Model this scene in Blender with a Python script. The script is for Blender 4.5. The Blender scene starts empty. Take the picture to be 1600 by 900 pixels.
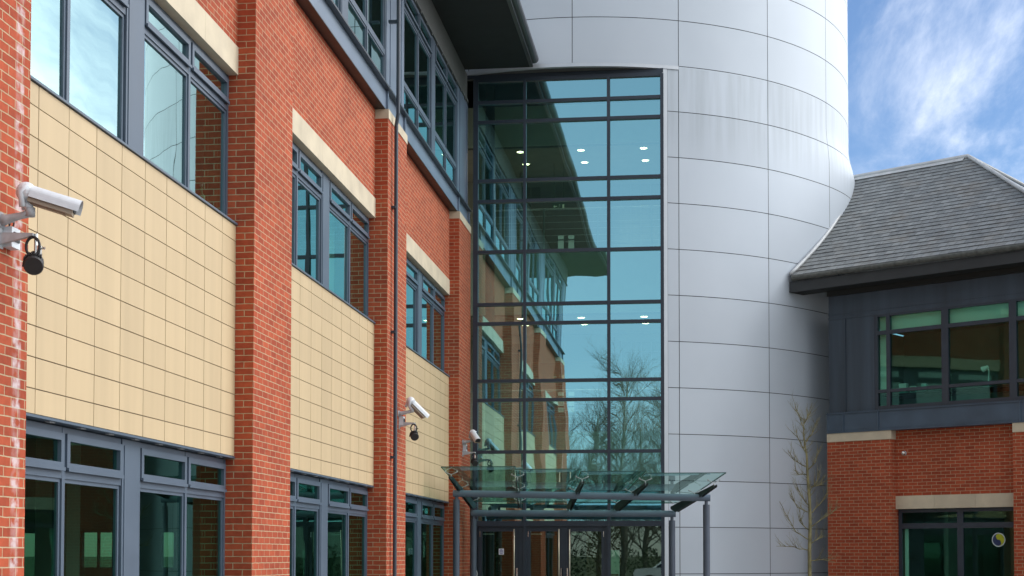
import bpy, math, random
from mathutils import Vector, Matrix
R_ = math.radians
random.seed(7)
S = bpy.context.scene
COL = S.collection

# ------------------------------------------------------------------ camera
cd = bpy.data.cameras.new('camera')
cam = bpy.data.objects.new('camera', cd)
COL.objects.link(cam)
cd.sensor_width = 36.0
cd.lens = 2353.8 / 1600 * 36.0
cd.shift_y = (778.75 - 450.0) / 1600.0
cd.clip_start = 0.1
cd.clip_end = 3000
YAW, PITCH, ROLL = 0.1236, 0.0373, 0.001
EYE = 1.6
cam.location = (0, 0, EYE)
cam.rotation_mode = 'XYZ'
_m = Matrix.Rotation(YAW, 4, 'Z') @ Matrix.Rotation(math.pi / 2 + PITCH, 4, 'X') @ Matrix.Rotation(ROLL, 4, 'Z')
cam.rotation_euler = _m.to_euler('XYZ')
S.camera = cam

# ------------------------------------------------------------------ light
SUN_AZ, SUN_EL = R_(66), R_(40)          # azimuth clockwise from +Y (the way the long wing runs)
world = bpy.data.worlds.new('World')
S.world = world
world.use_nodes = True
SKY_STRENGTH = 0.115
SKY_BLUE = (0.88, 1.0, 1.16)
CLOUD = 8.4
SUN_STRENGTH = 0.7
EXPOSURE = 0.0


def build_world():
    nt = world.node_tree
    nt.nodes.clear()
    N = nt.nodes.new
    L = nt.links.new
    out = N('ShaderNodeOutputWorld')
    bg = N('ShaderNodeBackground')
    bg.inputs['Strength'].default_value = SKY_STRENGTH
    sky = N('ShaderNodeTexSky')
    sky.sky_type = 'NISHITA'
    sky.sun_disc = False
    sky.sun_elevation = SUN_EL
    sky.sun_rotation = SUN_AZ
    sky.air_density = 1.0
    sky.dust_density = 0.2
    sky.ozone_density = 2.0
    tint = N('ShaderNodeMix')
    tint.data_type = 'RGBA'
    tint.blend_type = 'MULTIPLY'
    tint.inputs[0].default_value = 1.0
    L(sky.outputs[0], tint.inputs[6])
    tint.inputs[7].default_value = (*SKY_BLUE, 1)
    # clouds on a flat layer overhead: direction / (height + a little)
    tc = N('ShaderNodeTexCoord')
    sep = N('ShaderNodeSeparateXYZ')
    L(tc.outputs['Generated'], sep.inputs[0])

    def math_(op, a, b=None, clamp=False):
        n = N('ShaderNodeMath')
        n.operation = op
        n.use_clamp = clamp
        for i, x in enumerate((a, b)):
            if x is None:
                continue
            if isinstance(x, (int, float)):
                n.inputs[i].default_value = x
            else:
                L(x, n.inputs[i])
        return n.outputs[0]
    h = math_('ADD', math_('MAXIMUM', sep.outputs[2], 0.0), 0.16)
    cx = math_('DIVIDE', sep.outputs[0], h)
    cy = math_('DIVIDE', sep.outputs[1], h)
    comb = N('ShaderNodeCombineXYZ')
    L(cx, comb.inputs[0])
    L(cy, comb.inputs[1])
    mp = N('ShaderNodeMapping')
    mp.inputs['Rotation'].default_value = (0, 0, R_(38))
    mp.inputs['Scale'].default_value = (2.2, 0.8, 1)
    mp.inputs['Location'].default_value = (1.35, 0.42, 0)
    L(comb.outputs[0], mp.inputs[0])
    n1 = N('ShaderNodeTexNoise')
    n1.inputs['Scale'].default_value = 1.5
    n1.inputs['Detail'].default_value = 9
    n1.inputs['Roughness'].default_value = 0.62
    n1.inputs['Distortion'].default_value = 0.5
    L(mp.outputs[0], n1.inputs['Vector'])
    # a bright cloud bank out to the right (+X) round the veiled sun, spread out of view to whiten the light; thin wisps ahead
    def sstep(v, lo, hi):
        n = N('ShaderNodeMapRange')
        n.interpolation_type = 'SMOOTHSTEP'
        n.inputs['From Min'].default_value = lo
        n.inputs['From Max'].default_value = hi
        L(v, n.inputs[0])
        return n.outputs[0]
    bank = sstep(sep.outputs[0], 0.20, 0.44)
    bias = math_('ADD', math_('MULTIPLY', bank, 0.34), math_('MULTIPLY', sep.outputs[0], 0.05))
    f = math_('ADD', n1.outputs[0], bias)
    mask = sstep(f, 0.49, 0.98)
    veil = math_('MULTIPLY', sstep(sep.outputs[1], 0.15, -0.5), math_('ADD', math_('MULTIPLY', sstep(sep.outputs[2], 0.38, 0.62), 0.45), 0.48))  # unseen cloud added behind the viewer, denser high up, to light the fronts
    mask = math_('MAXIMUM', mask, veil)
    dot = N('ShaderNodeVectorMath')
    dot.operation = 'DOT_PRODUCT'
    L(tc.outputs['Generated'], dot.inputs[0])
    dot.inputs[1].default_value = (math.sin(SUN_AZ) * math.cos(SUN_EL), math.cos(SUN_AZ) * math.cos(SUN_EL), math.sin(SUN_EL))
    glow = math_('POWER', math_('MAXIMUM', dot.outputs['Value'], 0.0), 3.0)
    cb = math_('MULTIPLY', math_('ADD', math_('MULTIPLY', glow, 4.2), 1.0), CLOUD)
    cc = N('ShaderNodeCombineXYZ')
    for i, k in enumerate((0.99, 1.0, 1.02)):
        L(math_('MULTIPLY', cb, k), cc.inputs[i])
    mix = N('ShaderNodeMix')
    mix.data_type = 'RGBA'
    L(mask, mix.inputs[0])
    L(tint.outputs[2], mix.inputs[6])
    L(cc.outputs[0], mix.inputs[7])
    L(mix.outputs[2], bg.inputs[0])
    L(bg.outputs[0], out.inputs[0])


build_world()
sd = bpy.data.lights.new('sun', 'SUN')
sd.energy = SUN_STRENGTH
sd.angle = R_(24)
sd.color = (1.0, 0.95, 0.88)
sun = bpy.data.objects.new('sun', sd)
COL.objects.link(sun)
sun.location = (20, 10, 40)
_sv = Vector((math.sin(SUN_AZ) * math.cos(SUN_EL), math.cos(SUN_AZ) * math.cos(SUN_EL), math.sin(SUN_EL)))
sun.rotation_euler = _sv.to_track_quat('Z', 'Y').to_euler()
S.view_settings.view_transform = 'Standard'
S.view_settings.look = 'None'
S.view_settings.gamma = 1.0
S.view_settings.use_curve_mapping = False
S.view_settings.exposure = EXPOSURE
try:
    S.cycles.max_bounces = 10
    S.cycles.transparent_max_bounces = 24
    S.cycles.sample_clamp_indirect = 6
except Exception:
    pass


# ------------------------------------------------------------------ geometry helpers
class MB:
    """collects faces with metre UVs, then links them as one mesh object"""

    def __init__(self):
        self.v = []
        self.f = []
        self.uv = []
        self.mi = []

    def face(self, pts, uvs=None, m=0):
        i = len(self.v)
        pts = [Vector(p) for p in pts]
        self.v += [tuple(p) for p in pts]
        self.f.append(tuple(range(i, i + len(pts))))
        if uvs is None:
            n = Vector((0, 0, 0))
            for k in range(1, len(pts) - 1):
                n += (pts[k] - pts[0]).cross(pts[k + 1] - pts[0])
            if n.length > 0:
                n.normalize()
            if abs(n.z) < 0.7:
                t = Vector((-n.y, n.x, 0))
                if t.length > 0:
                    t.normalize()
                # snap the tangent so opposite walls share one direction
                uvs = [(p.dot(t), p.z) for p in pts]
            else:
                uvs = [(p.x, p.y) for p in pts]
        self.uv.append(uvs)
        self.mi.append(m)

    def box(self, a, b, m=0, skip=''):
        x0, y0, z0 = [min(a[i], b[i]) for i in range(3)]
        x1, y1, z1 = [max(a[i], b[i]) for i in range(3)]
        F = {
            'l': [(x0, y1, z0), (x0, y0, z0), (x0, y0, z1), (x0, y1, z1)],
            'r': [(x1, y0, z0), (x1, y1, z0), (x1, y1, z1), (x1, y0, z1)],
            'f': [(x0, y0, z0), (x1, y0, z0), (x1, y0, z1), (x0, y0, z1)],
            'b': [(x1, y1, z0), (x0, y1, z0), (x0, y1, z1), (x1, y1, z1)],
            'd': [(x0, y1, z0), (x1, y1, z0), (x1, y0, z0), (x0, y0, z0)],
            't': [(x0, y0, z1), (x1, y0, z1), (x1, y1, z1), (x0, y1, z1)]}
        for k, q in F.items():
            if k not in skip:
                self.face(q, m=m)
        return self

    def obox(self, c, ax, ay, az, m=0):
        """box with centre c and half-axis vectors"""
        c, ax, ay, az = Vector(c), Vector(ax), Vector(ay), Vector(az)
        P = lambda i, j, k: c + ax * i + ay * j + az * k
        for q in ([(-1, 1, -1), (-1, -1, -1), (-1, -1, 1), (-1, 1, 1)], [(1, -1, -1), (1, 1, -1), (1, 1, 1), (1, -1, 1)],
                  [(-1, -1, -1), (1, -1, -1), (1, -1, 1), (-1, -1, 1)], [(1, 1, -1), (-1, 1, -1), (-1, 1, 1), (1, 1, 1)],
                  [(-1, 1, -1), (1, 1, -1), (1, -1, -1), (-1, -1, -1)], [(-1, -1, 1), (1, -1, 1), (1, 1, 1), (-1, 1, 1)]):
            self.face([P(*t) for t in q], m=m)
        return self

    def bar(self, p, q, w, h, up=(0, 0, 1), m=0):
        p, q = Vector(p), Vector(q)
        d = (q - p)
        L = d.length
        d.normalize()
        side = d.cross(Vector(up))
        if side.length < 1e-6:
            side = d.cross(Vector((1, 0, 0)))
        side.normalize()
        u = side.cross(d)
        return self.obox((p + q) / 2, d * L / 2, side * w / 2, u * h / 2, m)

    def tube(self, path, rad, n=10, cap=True, m=0):
        path = [Vector(p) for p in path]
        if not isinstance(rad, (list, tuple)):
            rad = [rad] * len(path)
        rings = []
        ref = None
        for i, p in enumerate(path):
            if i == 0:
                d = path[1] - p
            elif i == len(path) - 1:
                d = p - path[i - 1]
            else:
                d = (path[i + 1] - path[i - 1])
            d.normalize()
            if ref is None:
                ref = Vector((0, 0, 1)) if abs(d.z) < 0.9 else Vector((1, 0, 0))
            a = d.cross(ref)
            if a.length < 1e-6:
                a = d.cross(Vector((0, 1, 0.3)))
            a.normalize()
            b = a.cross(d)
            ref = b
            rings.append([p + (a * math.cos(t) + b * math.sin(t)) * rad[i] for t in [2 * math.pi * k / n for k in range(n)]])
        base = len(self.v)
        for r in rings:
            self.v += [tuple(x) for x in r]
        for i in range(len(rings) - 1):
            for k in range(n):
                a0 = base + i * n + k
                a1 = base + i * n + (k + 1) % n
                self.f.append((a1, a0, a0 + n, a1 + n))
                self.uv.append([(k / n, i), ((k + 1) / n, i), ((k + 1) / n, i + 1), (k / n, i + 1)])
                self.mi.append(m)
        if cap:
            self.f.append(tuple(base + k for k in range(n)))
            self.uv.append([(0, 0)] * n)
            self.mi.append(m)
            e = base + (len(rings) - 1) * n
            self.f.append(tuple(e + k for k in reversed(range(n))))
            self.uv.append([(0, 0)] * n)
            self.mi.append(m)
        return self

    def prism(self, poly, off, m=0):
        """polygon (3-D points, planar) extruded by vector off"""
        off = Vector(off)
        a = [Vector(p) for p in poly]
        b = [p + off for p in a]
        self.face(a, m=m)
        self.face(list(reversed(b)), m=m)
        for i in range(len(a)):
            j = (i + 1) % len(a)
            self.face([a[j], a[i], b[i], b[j]], m=m)
        return self

    def ball(self, c, r, nu=14, nv=8, sc=(1, 1, 1), m=0):
        c = Vector(c)
        P = lambda i, j: c + Vector((math.cos(2 * math.pi * i / nu) * math.sin(math.pi * j / nv) * r * sc[0],
                                     math.sin(2 * math.pi * i / nu) * math.sin(math.pi * j / nv) * r * sc[1],
                                     math.cos(math.pi * j / nv) * r * sc[2]))
        for j in range(nv):
            for i in range(nu):
                q = [P(i, j), P(i, j + 1), P(i + 1, j + 1), P(i + 1, j)]
                if j == 0:
                    q = q[:3]
                elif j == nv - 1:
                    q = [q[0], q[1], q[3]]
                self.face(q, m=m)
        return self

    def build(self, name, mats, parent=None, smooth=False, bevel=0.0, local=False, merge=False):
        me = bpy.data.meshes.new(name)
        me.from_pydata(self.v, [], self.f)
        if not isinstance(mats, (list, tuple)):
            mats = [mats]
        for m in mats:
            me.materials.append(m)
        ul = me.uv_layers.new(name='UVMap')
        flat = []
        for q in self.uv:
            for c in q:
                flat += [c[0], c[1]]
        ul.data.foreach_set('uv', flat)
        me.polygons.foreach_set('material_index', self.mi)
        if smooth:
            me.polygons.foreach_set('use_smooth', [True] * len(self.f))
        if merge:
            import bmesh
            bm = bmesh.new()
            bm.from_mesh(me)
            bmesh.ops.remove_doubles(bm, verts=bm.verts, dist=1e-5)
            bm.to_mesh(me)
            bm.free()
        me.update()
        o = bpy.data.objects.new(name, me)
        COL.objects.link(o)
        if parent is not None:
            o.parent = parent
            if not local:
                o.matrix_parent_inverse = wm(parent).inverted()
        if bevel > 0:
            b = o.modifiers.new('bevel', 'BEVEL')
            b.width = bevel
            b.segments = 2
            b.limit_method = 'ANGLE'
        return o


def wm(o):
    m = o.matrix_parent_inverse @ o.matrix_basis if o.parent else o.matrix_basis.copy()
    return (wm(o.parent) @ m) if o.parent else m


def tag(o, label=None, cat=None, group=None, kind=None):
    if label:
        o['label'] = label
    if cat:
        o['category'] = cat
    if group:
        o['group'] = group
    if kind:
        o['kind'] = kind
    return o


def thing(name, label, cat, loc=(0, 0, 0), rotz=0.0, group=None):
    o = bpy.data.objects.new(name, None)
    o.empty_display_size = 0.3
    COL.objects.link(o)
    o.location = loc
    o.rotation_euler = (0, 0, rotz)
    return tag(o, label, cat, group)


def copy_tree(o, parent=None):
    c = o.copy()
    COL.objects.link(c)
    if parent is not None:
        c.parent = parent
        c.matrix_parent_inverse = o.matrix_parent_inverse.copy()
    for ch in list(o.children):
        copy_tree(ch, c)
    return c


# ------------------------------------------------------------------ materials
def new_mat(name):
    m = bpy.data.materials.new(name)
    m.use_nodes = True
    return m, m.node_tree, m.node_tree.nodes['Principled BSDF']


def plain(name, col, rough=0.5, metal=0.0, var=0.12, scale=3.0, bump=0.0, bscale=60.0, spec=0.5, streak=False):
    """principled with soft noise variation of its own colour and roughness"""
    m, nt, b = new_mat(name)
    N, L = nt.nodes.new, nt.links.new
    tc = N('ShaderNodeTexCoord')
    mp = N('ShaderNodeMapping')
    L(tc.outputs['Object'], mp.inputs[0])
    if streak:
        mp.inputs['Scale'].default_value = (3.0, 3.0, 0.25)
    nz = N('ShaderNodeTexNoise')
    nz.inputs['Scale'].default_value = scale
    nz.inputs['Detail'].default_value = 6
    L(mp.outputs[0], nz.inputs['Vector'])
    rp = N('ShaderNodeValToRGB')
    rp.color_ramp.elements[0].position = 0.3
    rp.color_ramp.elements[1].position = 0.7
    rp.color_ramp.elements[0].color = (*[c * (1 - var) for c in col], 1)
    rp.color_ramp.elements[1].color = (*[min(1, c * (1 + var)) for c in col], 1)
    L(nz.outputs[0], rp.inputs[0])
    L(rp.outputs[0], b.inputs['Base Color'])
    b.inputs['Metallic'].default_value = metal
    b.inputs['Specular IOR Level'].default_value = spec
    mr = N('ShaderNodeMapRange')
    mr.inputs['To Min'].default_value = max(0.02, rough - 0.08)
    mr.inputs['To Max'].default_value = min(1, rough + 0.08)
    L(nz.outputs[0], mr.inputs[0])
    L(mr.outputs[0], b.inputs['Roughness'])
    if bump > 0:
        n2 = N('ShaderNodeTexNoise')
        n2.inputs['Scale'].default_value = bscale
        n2.inputs['Detail'].default_value = 4
        L(tc.outputs['Object'], n2.inputs['Vector'])
        bp = N('ShaderNodeBump')
        bp.inputs['Strength'].default_value = bump
        bp.inputs['Distance'].default_value = 0.01
        L(n2.outputs[0], bp.inputs['Height'])
        L(bp.outputs[0], b.inputs['Normal'])
    return m


def brick_mat(name, c1, c2, mortar, uo=0.0, stain=None, bw=0.225, rh=0.075, ms=0.0055):
    m, nt, b = new_mat(name)
    N, L = nt.nodes.new, nt.links.new
    uv = N('ShaderNodeUVMap')
    mp = N('ShaderNodeMapping')
    mp.inputs['Location'].default_value = (uo, 0, 0)
    L(uv.outputs[0], mp.inputs[0])
    # slightly wandering joints
    wn = N('ShaderNodeTexNoise')
    wn.inputs['Scale'].default_value = 9
    L(mp.outputs[0], wn.inputs['Vector'])
    vs = N('ShaderNodeVectorMath')
    vs.operation = 'SUBTRACT'
    L(wn.outputs['Color'], vs.inputs[0])
    vs.inputs[1].default_value = (0.5, 0.5, 0.5)
    vm = N('ShaderNodeVectorMath')
    vm.operation = 'SCALE'
    L(vs.outputs[0], vm.inputs[0])
    vm.inputs['Scale'].default_value = 0.009
    va = N('ShaderNodeVectorMath')
    va.operation = 'ADD'
    L(mp.outputs[0], va.inputs[0])
    L(vm.outputs[0], va.inputs[1])
    br = N('ShaderNodeTexBrick')
    br.offset = 0.5
    br.inputs['Scale'].default_value = 1.0
    br.inputs['Brick Width'].default_value = bw
    br.inputs['Row Height'].default_value = rh
    br.inputs['Mortar Size'].default_value = ms
    br.inputs['Mortar Smooth'].default_value = 0.25
    br.inputs['Color1'].default_value = (*c1, 1)
    br.inputs['Color2'].default_value = (*c2, 1)
    br.inputs['Mortar'].default_value = (*mortar, 1)
    L(va.outputs[0], br.inputs['Vector'])
    nz = N('ShaderNodeTexNoise')
    nz.inputs['Scale'].default_value = 14
    nz.inputs['Detail'].default_value = 6
    L(mp.outputs[0], nz.inputs['Vector'])
    rp = N('ShaderNodeMapRange')
    rp.inputs['To Min'].default_value = 0.72
    rp.inputs['To Max'].default_value = 1.28
    L(nz.outputs[0], rp.inputs[0])
    big = N('ShaderNodeTexNoise')
    big.inputs['Scale'].default_value = 0.9
    big.inputs['Detail'].default_value = 3
    L(mp.outputs[0], big.inputs['Vector'])
    rb = N('ShaderNodeMapRange')
    rb.inputs['To Min'].default_value = 0.78
    rb.inputs['To Max'].default_value = 1.2
    L(big.outputs[0], rb.inputs[0])
    mu = N('ShaderNodeMath')
    mu.operation = 'MULTIPLY'
    L(rp.outputs[0], mu.inputs[0])
    L(rb.outputs[0], mu.inputs[1])
    mx = N('ShaderNodeVectorMath')
    mx.operation = 'SCALE'
    L(br.outputs['Color'], mx.inputs[0])
    L(mu.outputs[0], mx.inputs['Scale'])
    col = mx.outputs[0]
    # pale lime bloom, scattered (a wear mark of the brick itself)
    if stain is not None:
        u0, u1, amt = stain
        sp = N('ShaderNodeSeparateXYZ')
        L(mp.outputs[0], sp.inputs[0])
        mr = N('ShaderNodeMapRange')
        mr.interpolation_type = 'SMOOTHSTEP'
        mr.inputs['From Min'].default_value = u0
        mr.inputs['From Max'].default_value = u0 + 0.04
        L(sp.outputs[0], mr.inputs[0])
        mr2 = N('ShaderNodeMapRange')
        mr2.interpolation_type = 'SMOOTHSTEP'
        mr2.inputs['From Min'].default_value = u1 + 0.03
        mr2.inputs['From Max'].default_value = u1
        L(sp.outputs[0], mr2.inputs[0])
        sn = N('ShaderNodeTexNoise')
        sn.inputs['Scale'].default_value = 11
        sn.inputs['Detail'].default_value = 5
        L(mp.outputs[0], sn.inputs['Vector'])
        sr = N('ShaderNodeMapRange')
        sr.inputs['From Min'].default_value = 0.38
        sr.inputs['From Max'].default_value = 0.62
        sr.inputs['To Max'].default_value = amt
        L(sn.outputs[0], sr.inputs[0])
        a = N('ShaderNodeMath')
        a.operation = 'MULTIPLY'
        L(mr.outputs[0], a.inputs[0])
        L(mr2.outputs[0], a.inputs[1])
        # every other course carries most of it
        fr_ = N('ShaderNodeMath')
        fr_.operation = 'MULTIPLY'
        L(sp.outputs[1], fr_.inputs[0])
        fr_.inputs[1].default_value = 1.0 / (2 * rh)
        fq = N('ShaderNodeMath')
        fq.operation = 'FRACT'
        L(fr_.outputs[0], fq.inputs[0])
        fl_ = N('ShaderNodeMath')
        fl_.operation = 'LESS_THAN'
        L(fq.outputs[0], fl_.inputs[0])
        fl_.inputs[1].default_value = 0.5
        fm = N('ShaderNodeMath')
        fm.operation = 'MULTIPLY_ADD'
        L(fl_.outputs[0], fm.inputs[0])
        fm.inputs[1].default_value = 0.65
        fm.inputs[2].default_value = 0.3
        aa = N('ShaderNodeMath')
        aa.operation = 'MULTIPLY'
        L(a.outputs[0], aa.inputs[0])
        L(fm.outputs[0], aa.inputs[1])
        a2 = N('ShaderNodeMath')
        a2.operation = 'MULTIPLY'
        L(aa.outputs[0], a2.inputs[0])
        L(sr.outputs[0], a2.inputs[1])
        mm = N('ShaderNodeMix')
        mm.data_type = 'RGBA'
        L(a2.outputs[0], mm.inputs[0])
        L(col, mm.inputs[6])
        mm.inputs[7].default_value = (0.66, 0.61, 0.62, 1)
        col = mm.outputs[2]
    L(col, b.inputs['Base Color'])
    b.inputs['Roughness'].default_value = 0.85
    b.inputs['Specular IOR Level'].default_value = 0.25
    hm = N('ShaderNodeMath')
    hm.operation = 'MULTIPLY_ADD'
    L(br.outputs['Fac'], hm.inputs[0])
    hm.inputs[1].default_value = -1.0
    L(nz.outputs[0], hm.inputs[2])
    bp = N('ShaderNodeBump')
    bp.inputs['Strength'].default_value = 0.5
    bp.inputs['Distance'].default_value = 0.006
    L(hm.outputs[0], bp.inputs['Height'])
    L(bp.outputs[0], b.inputs['Normal'])
    return m


def glass_mat(name, trans, refl, f0=0.14, wave=0.0, wscale=1.2):
    m = bpy.data.materials.new(name)
    m.use_nodes = True
    nt = m.node_tree
    nt.nodes.clear()
    N, L = nt.nodes.new, nt.links.new
    out = N('ShaderNodeOutputMaterial')
    tr = N('ShaderNodeBsdfTransparent')
    tr.inputs[0].default_value = (*trans, 1)
    gl = N('ShaderNodeBsdfGlossy')
    gl.inputs['Color'].default_value = (*refl, 1)
    gl.inputs['Roughness'].default_value = 0.0
    geo = N('ShaderNodeNewGeometry')
    dt = N('ShaderNodeVectorMath')
    dt.operation = 'DOT_PRODUCT'
    L(geo.outputs['Normal'], dt.inputs[0])
    L(geo.outputs['Incoming'], dt.inputs[1])
    ab = N('ShaderNodeMath')
    ab.operation = 'ABSOLUTE'
    L(dt.outputs['Value'], ab.inputs[0])
    om = N('ShaderNodeMath')
    om.operation = 'SUBTRACT'
    om.inputs[0].default_value = 1.0
    L(ab.outputs[0], om.inputs[1])
    pw = N('ShaderNodeMath')
    pw.operation = 'POWER'
    L(om.outputs[0], pw.inputs[0])
    pw.inputs[1].default_value = 3.2
    ma = N('ShaderNodeMath')
    ma.operation = 'MULTIPLY_ADD'
    L(pw.outputs[0], ma.inputs[0])
    ma.inputs[1].default_value = 1.0 - f0
    ma.inputs[2].default_value = f0
    if wave > 0:
        tc = N('ShaderNodeTexCoord')
        mp = N('ShaderNodeMapping')
        mp.inputs['Scale'].default_value = (1, 1, 0.55)
        L(tc.outputs['Object'], mp.inputs[0])
        nz = N('ShaderNodeTexNoise')
        nz.inputs['Scale'].default_value = wscale
        nz.inputs['Detail'].default_value = 1.5
        L(mp.outputs[0], nz.inputs['Vector'])
        bp = N('ShaderNodeBump')
        bp.inputs['Strength'].default_value = 1.0
        bp.inputs['Distance'].default_value = wave
        L(nz.outputs[0], bp.inputs['Height'])
        L(bp.outputs[0], gl.inputs['Normal'])
    mx = N('ShaderNodeMixShader')
    L(ma.outputs[0], mx.inputs[0])
    L(tr.outputs[0], mx.inputs[1])
    L(gl.outputs[0], mx.inputs[2])
    L(mx.outputs[0], out.inputs[0])
    return m


def emit_mat(name, col, s):
    m = bpy.data.materials.new(name)
    m.use_nodes = True
    nt = m.node_tree
    nt.nodes.clear()
    o = nt.nodes.new('ShaderNodeOutputMaterial')
    e = nt.nodes.new('ShaderNodeEmission')
    e.inputs[0].default_value = (*col, 1)
    e.inputs[1].default_value = s
    nt.links.new(e.outputs[0], o.inputs[0])
    return m


BR1, BR2, MORT = (0.42, 0.085, 0.036), (0.30, 0.055, 0.025), (0.43, 0.325, 0.20)
M_brick = brick_mat('red_brick', BR1, BR2, MORT)
M_pier_end = brick_mat('red_brick_pier_end', BR1, BR2, MORT, uo=5.104)
M_brick_bloom = brick_mat('red_brick_lime_bloom', BR1, BR2, MORT, stain=(10.68, 10.82, 0.72))
M_stone = plain('cream_stone', (0.56, 0.485, 0.355), 0.8, var=0.12, scale=2.5, bump=0.1, bscale=90)


def tile_mat():
    m, nt, b = new_mat('cream_terracotta')
    N, L = nt.nodes.new, nt.links.new
    geo = N('ShaderNodeNewGeometry')
    mr = N('ShaderNodeMapRange')
    mr.inputs['To Min'].default_value = 0.955
    mr.inputs['To Max'].default_value = 1.035
    L(geo.outputs['Random Per Island'], mr.inputs[0])
    tc = N('ShaderNodeTexCoord')
    mp = N('ShaderNodeMapping')
    mp.inputs['Scale'].default_value = (5, 5, 0.3)
    L(tc.outputs['Object'], mp.inputs[0])
    nz = N('ShaderNodeTexNoise')
    nz.inputs['Scale'].default_value = 1.0
    nz.inputs['Detail'].default_value = 7
    L(mp.outputs[0], nz.inputs['Vector'])
    m2 = N('ShaderNodeMapRange')
    m2.inputs['From Min'].default_value = 0.3
    m2.inputs['From Max'].default_value = 0.7
    m2.inputs['To Min'].default_value = 0.93
    m2.inputs['To Max'].default_value = 1.04
    L(nz.outputs[0], m2.inputs[0])
    mu = N('ShaderNodeMath')
    mu.operation = 'MULTIPLY'
    L(mr.outputs[0], mu.inputs[0])
    L(m2.outputs[0], mu.inputs[1])
    vs = N('ShaderNodeVectorMath')
    vs.operation = 'SCALE'
    vs.inputs[0].default_value = (0.52, 0.395, 0.232)
    L(mu.outputs[0], vs.inputs['Scale'])
    L(vs.outputs[0], b.inputs['Base Color'])
    b.inputs['Roughness'].default_value = 0.6
    return m


M_tile = tile_mat()
M_joint = plain('tile_joint_backing', (0.12, 0.105, 0.085), 0.9)
M_frame = plain('blue_grey_frame', (0.078, 0.108, 0.148), 0.42, var=0.08, scale=2)
M_steel = plain('blue_grey_steel', (0.14, 0.185, 0.25), 0.38, var=0.10, scale=1.5, spec=0.6)
M_frame_dark = plain('dark_slate_frame', (0.03, 0.042, 0.06), 0.4, var=0.1)
M_clad_dark = plain('weathered_dark_cladding', (0.043, 0.064, 0.088), 0.5, var=0.3, scale=1.1, streak=True)
M_beam_dark = plain('dark_blue_steel', (0.056, 0.090, 0.132), 0.42, var=0.2, scale=1.6)
M_soffit = plain('dark_soffit', (0.013, 0.015, 0.014), 0.75)
M_fascia = plain('dark_fascia', (0.035, 0.040, 0.043), 0.55, var=0.15)
M_soffit_grey = plain('grey_soffit', (0.10, 0.105, 0.10), 0.7)
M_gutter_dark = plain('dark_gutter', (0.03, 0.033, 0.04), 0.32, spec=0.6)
M_gutter_old = plain('mossy_gutter', (0.085, 0.09, 0.08), 0.7, var=0.4, scale=9)
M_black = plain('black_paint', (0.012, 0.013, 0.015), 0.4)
M_blackpl = plain('black_plastic', (0.022, 0.022, 0.023), 0.55, var=0.2, scale=20)
M_white = plain('white_paint', (0.72, 0.73, 0.74), 0.4, var=0.03)
M_camw = plain('pale_grey_enamel', (0.66, 0.70, 0.74), 0.42, var=0.06, scale=14)
M_camg = plain('grey_cast_metal', (0.42, 0.44, 0.46), 0.5, var=0.15, scale=20)
M_under = plain('tan_underside', (0.30, 0.25, 0.19), 0.6)
M_chrome = plain('stainless', (0.72, 0.70, 0.66), 0.25, 1.0, var=0.03)
M_plaster = plain('cream_plaster', (0.78, 0.76, 0.68), 0.85, var=0.04)
M_plaster_dim = plain('grey_plaster', (0.34, 0.35, 0.32), 0.85, var=0.05)
M_carpet = plain('dark_carpet', (0.05, 0.055, 0.06), 0.95)
M_darkwall = plain('dark_panel_wall', (0.035, 0.035, 0.033), 0.6)
M_wood = plain('brown_wood_panel', (0.13, 0.06, 0.028), 0.5, var=0.25, scale=3, streak=True)
M_trimw = plain('pale_aluminium_trim', (0.58, 0.62, 0.66), 0.35, 0.4, var=0.04)
M_ridge = plain('pale_lead_ridge', (0.50, 0.52, 0.53), 0.55, 0.2, var=0.12, scale=4)
M_lamp = emit_mat('lit_downlight', (1.0, 0.86, 0.55), 14.0)
M_vision = emit_mat('lit_corridor_glass', (0.75, 0.95, 0.85), 0.35)
M_glass = glass_mat('green_tinted_glass', (0.42, 0.72, 0.60), (0.70, 0.98, 0.95), 0.52, 0.0012, 1.3)
M_glass_low = glass_mat('dark_green_glass', (0.46, 0.76, 0.62), (0.27, 0.62, 0.52), 0.12, 0.0016, 1.3)
M_glass_atrium = glass_mat('teal_solar_glass', (0.66, 1.0, 0.82), (0.45, 0.92, 1.0), 0.60, 0.0040, 0.9)
M_glass_wing = glass_mat('dim_green_glass', (0.50, 0.86, 0.72), (0.24, 0.46, 0.37), 0.12, 0.0012, 1.0)
M_spandrel = glass_mat('dark_teal_glass', (0.10, 0.42, 0.34), (0.40, 0.65, 0.55), 0.10, 0.0012, 1.0)
M_glass_door = glass_mat('door_glass', (0.52, 0.72, 0.58), (0.6, 0.80, 0.70), 0.20, 0.0012, 1.0)
M_glass_canopy = glass_mat('canopy_glass', (0.58, 0.80, 0.72), (0.8, 1.0, 0.95), 0.05)
M_glass_edge = plain('green_glass_edge', (0.03, 0.10, 0.085), 0.2)
M_bark_pale = plain('pale_bark', (0.25, 0.235, 0.19), 0.9, var=0.3, scale=6)
M_bark = plain('grey_brown_bark', (0.15, 0.13, 0.10), 0.9, var=0.3, scale=6)
M_lichen = plain('lichen_bark', (0.22, 0.20, 0.10), 0.9, var=0.45, scale=7)
M_leaf = plain('evergreen_leaf', (0.045, 0.085, 0.03), 0.7, var=0.4, scale=1.5)


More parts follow.
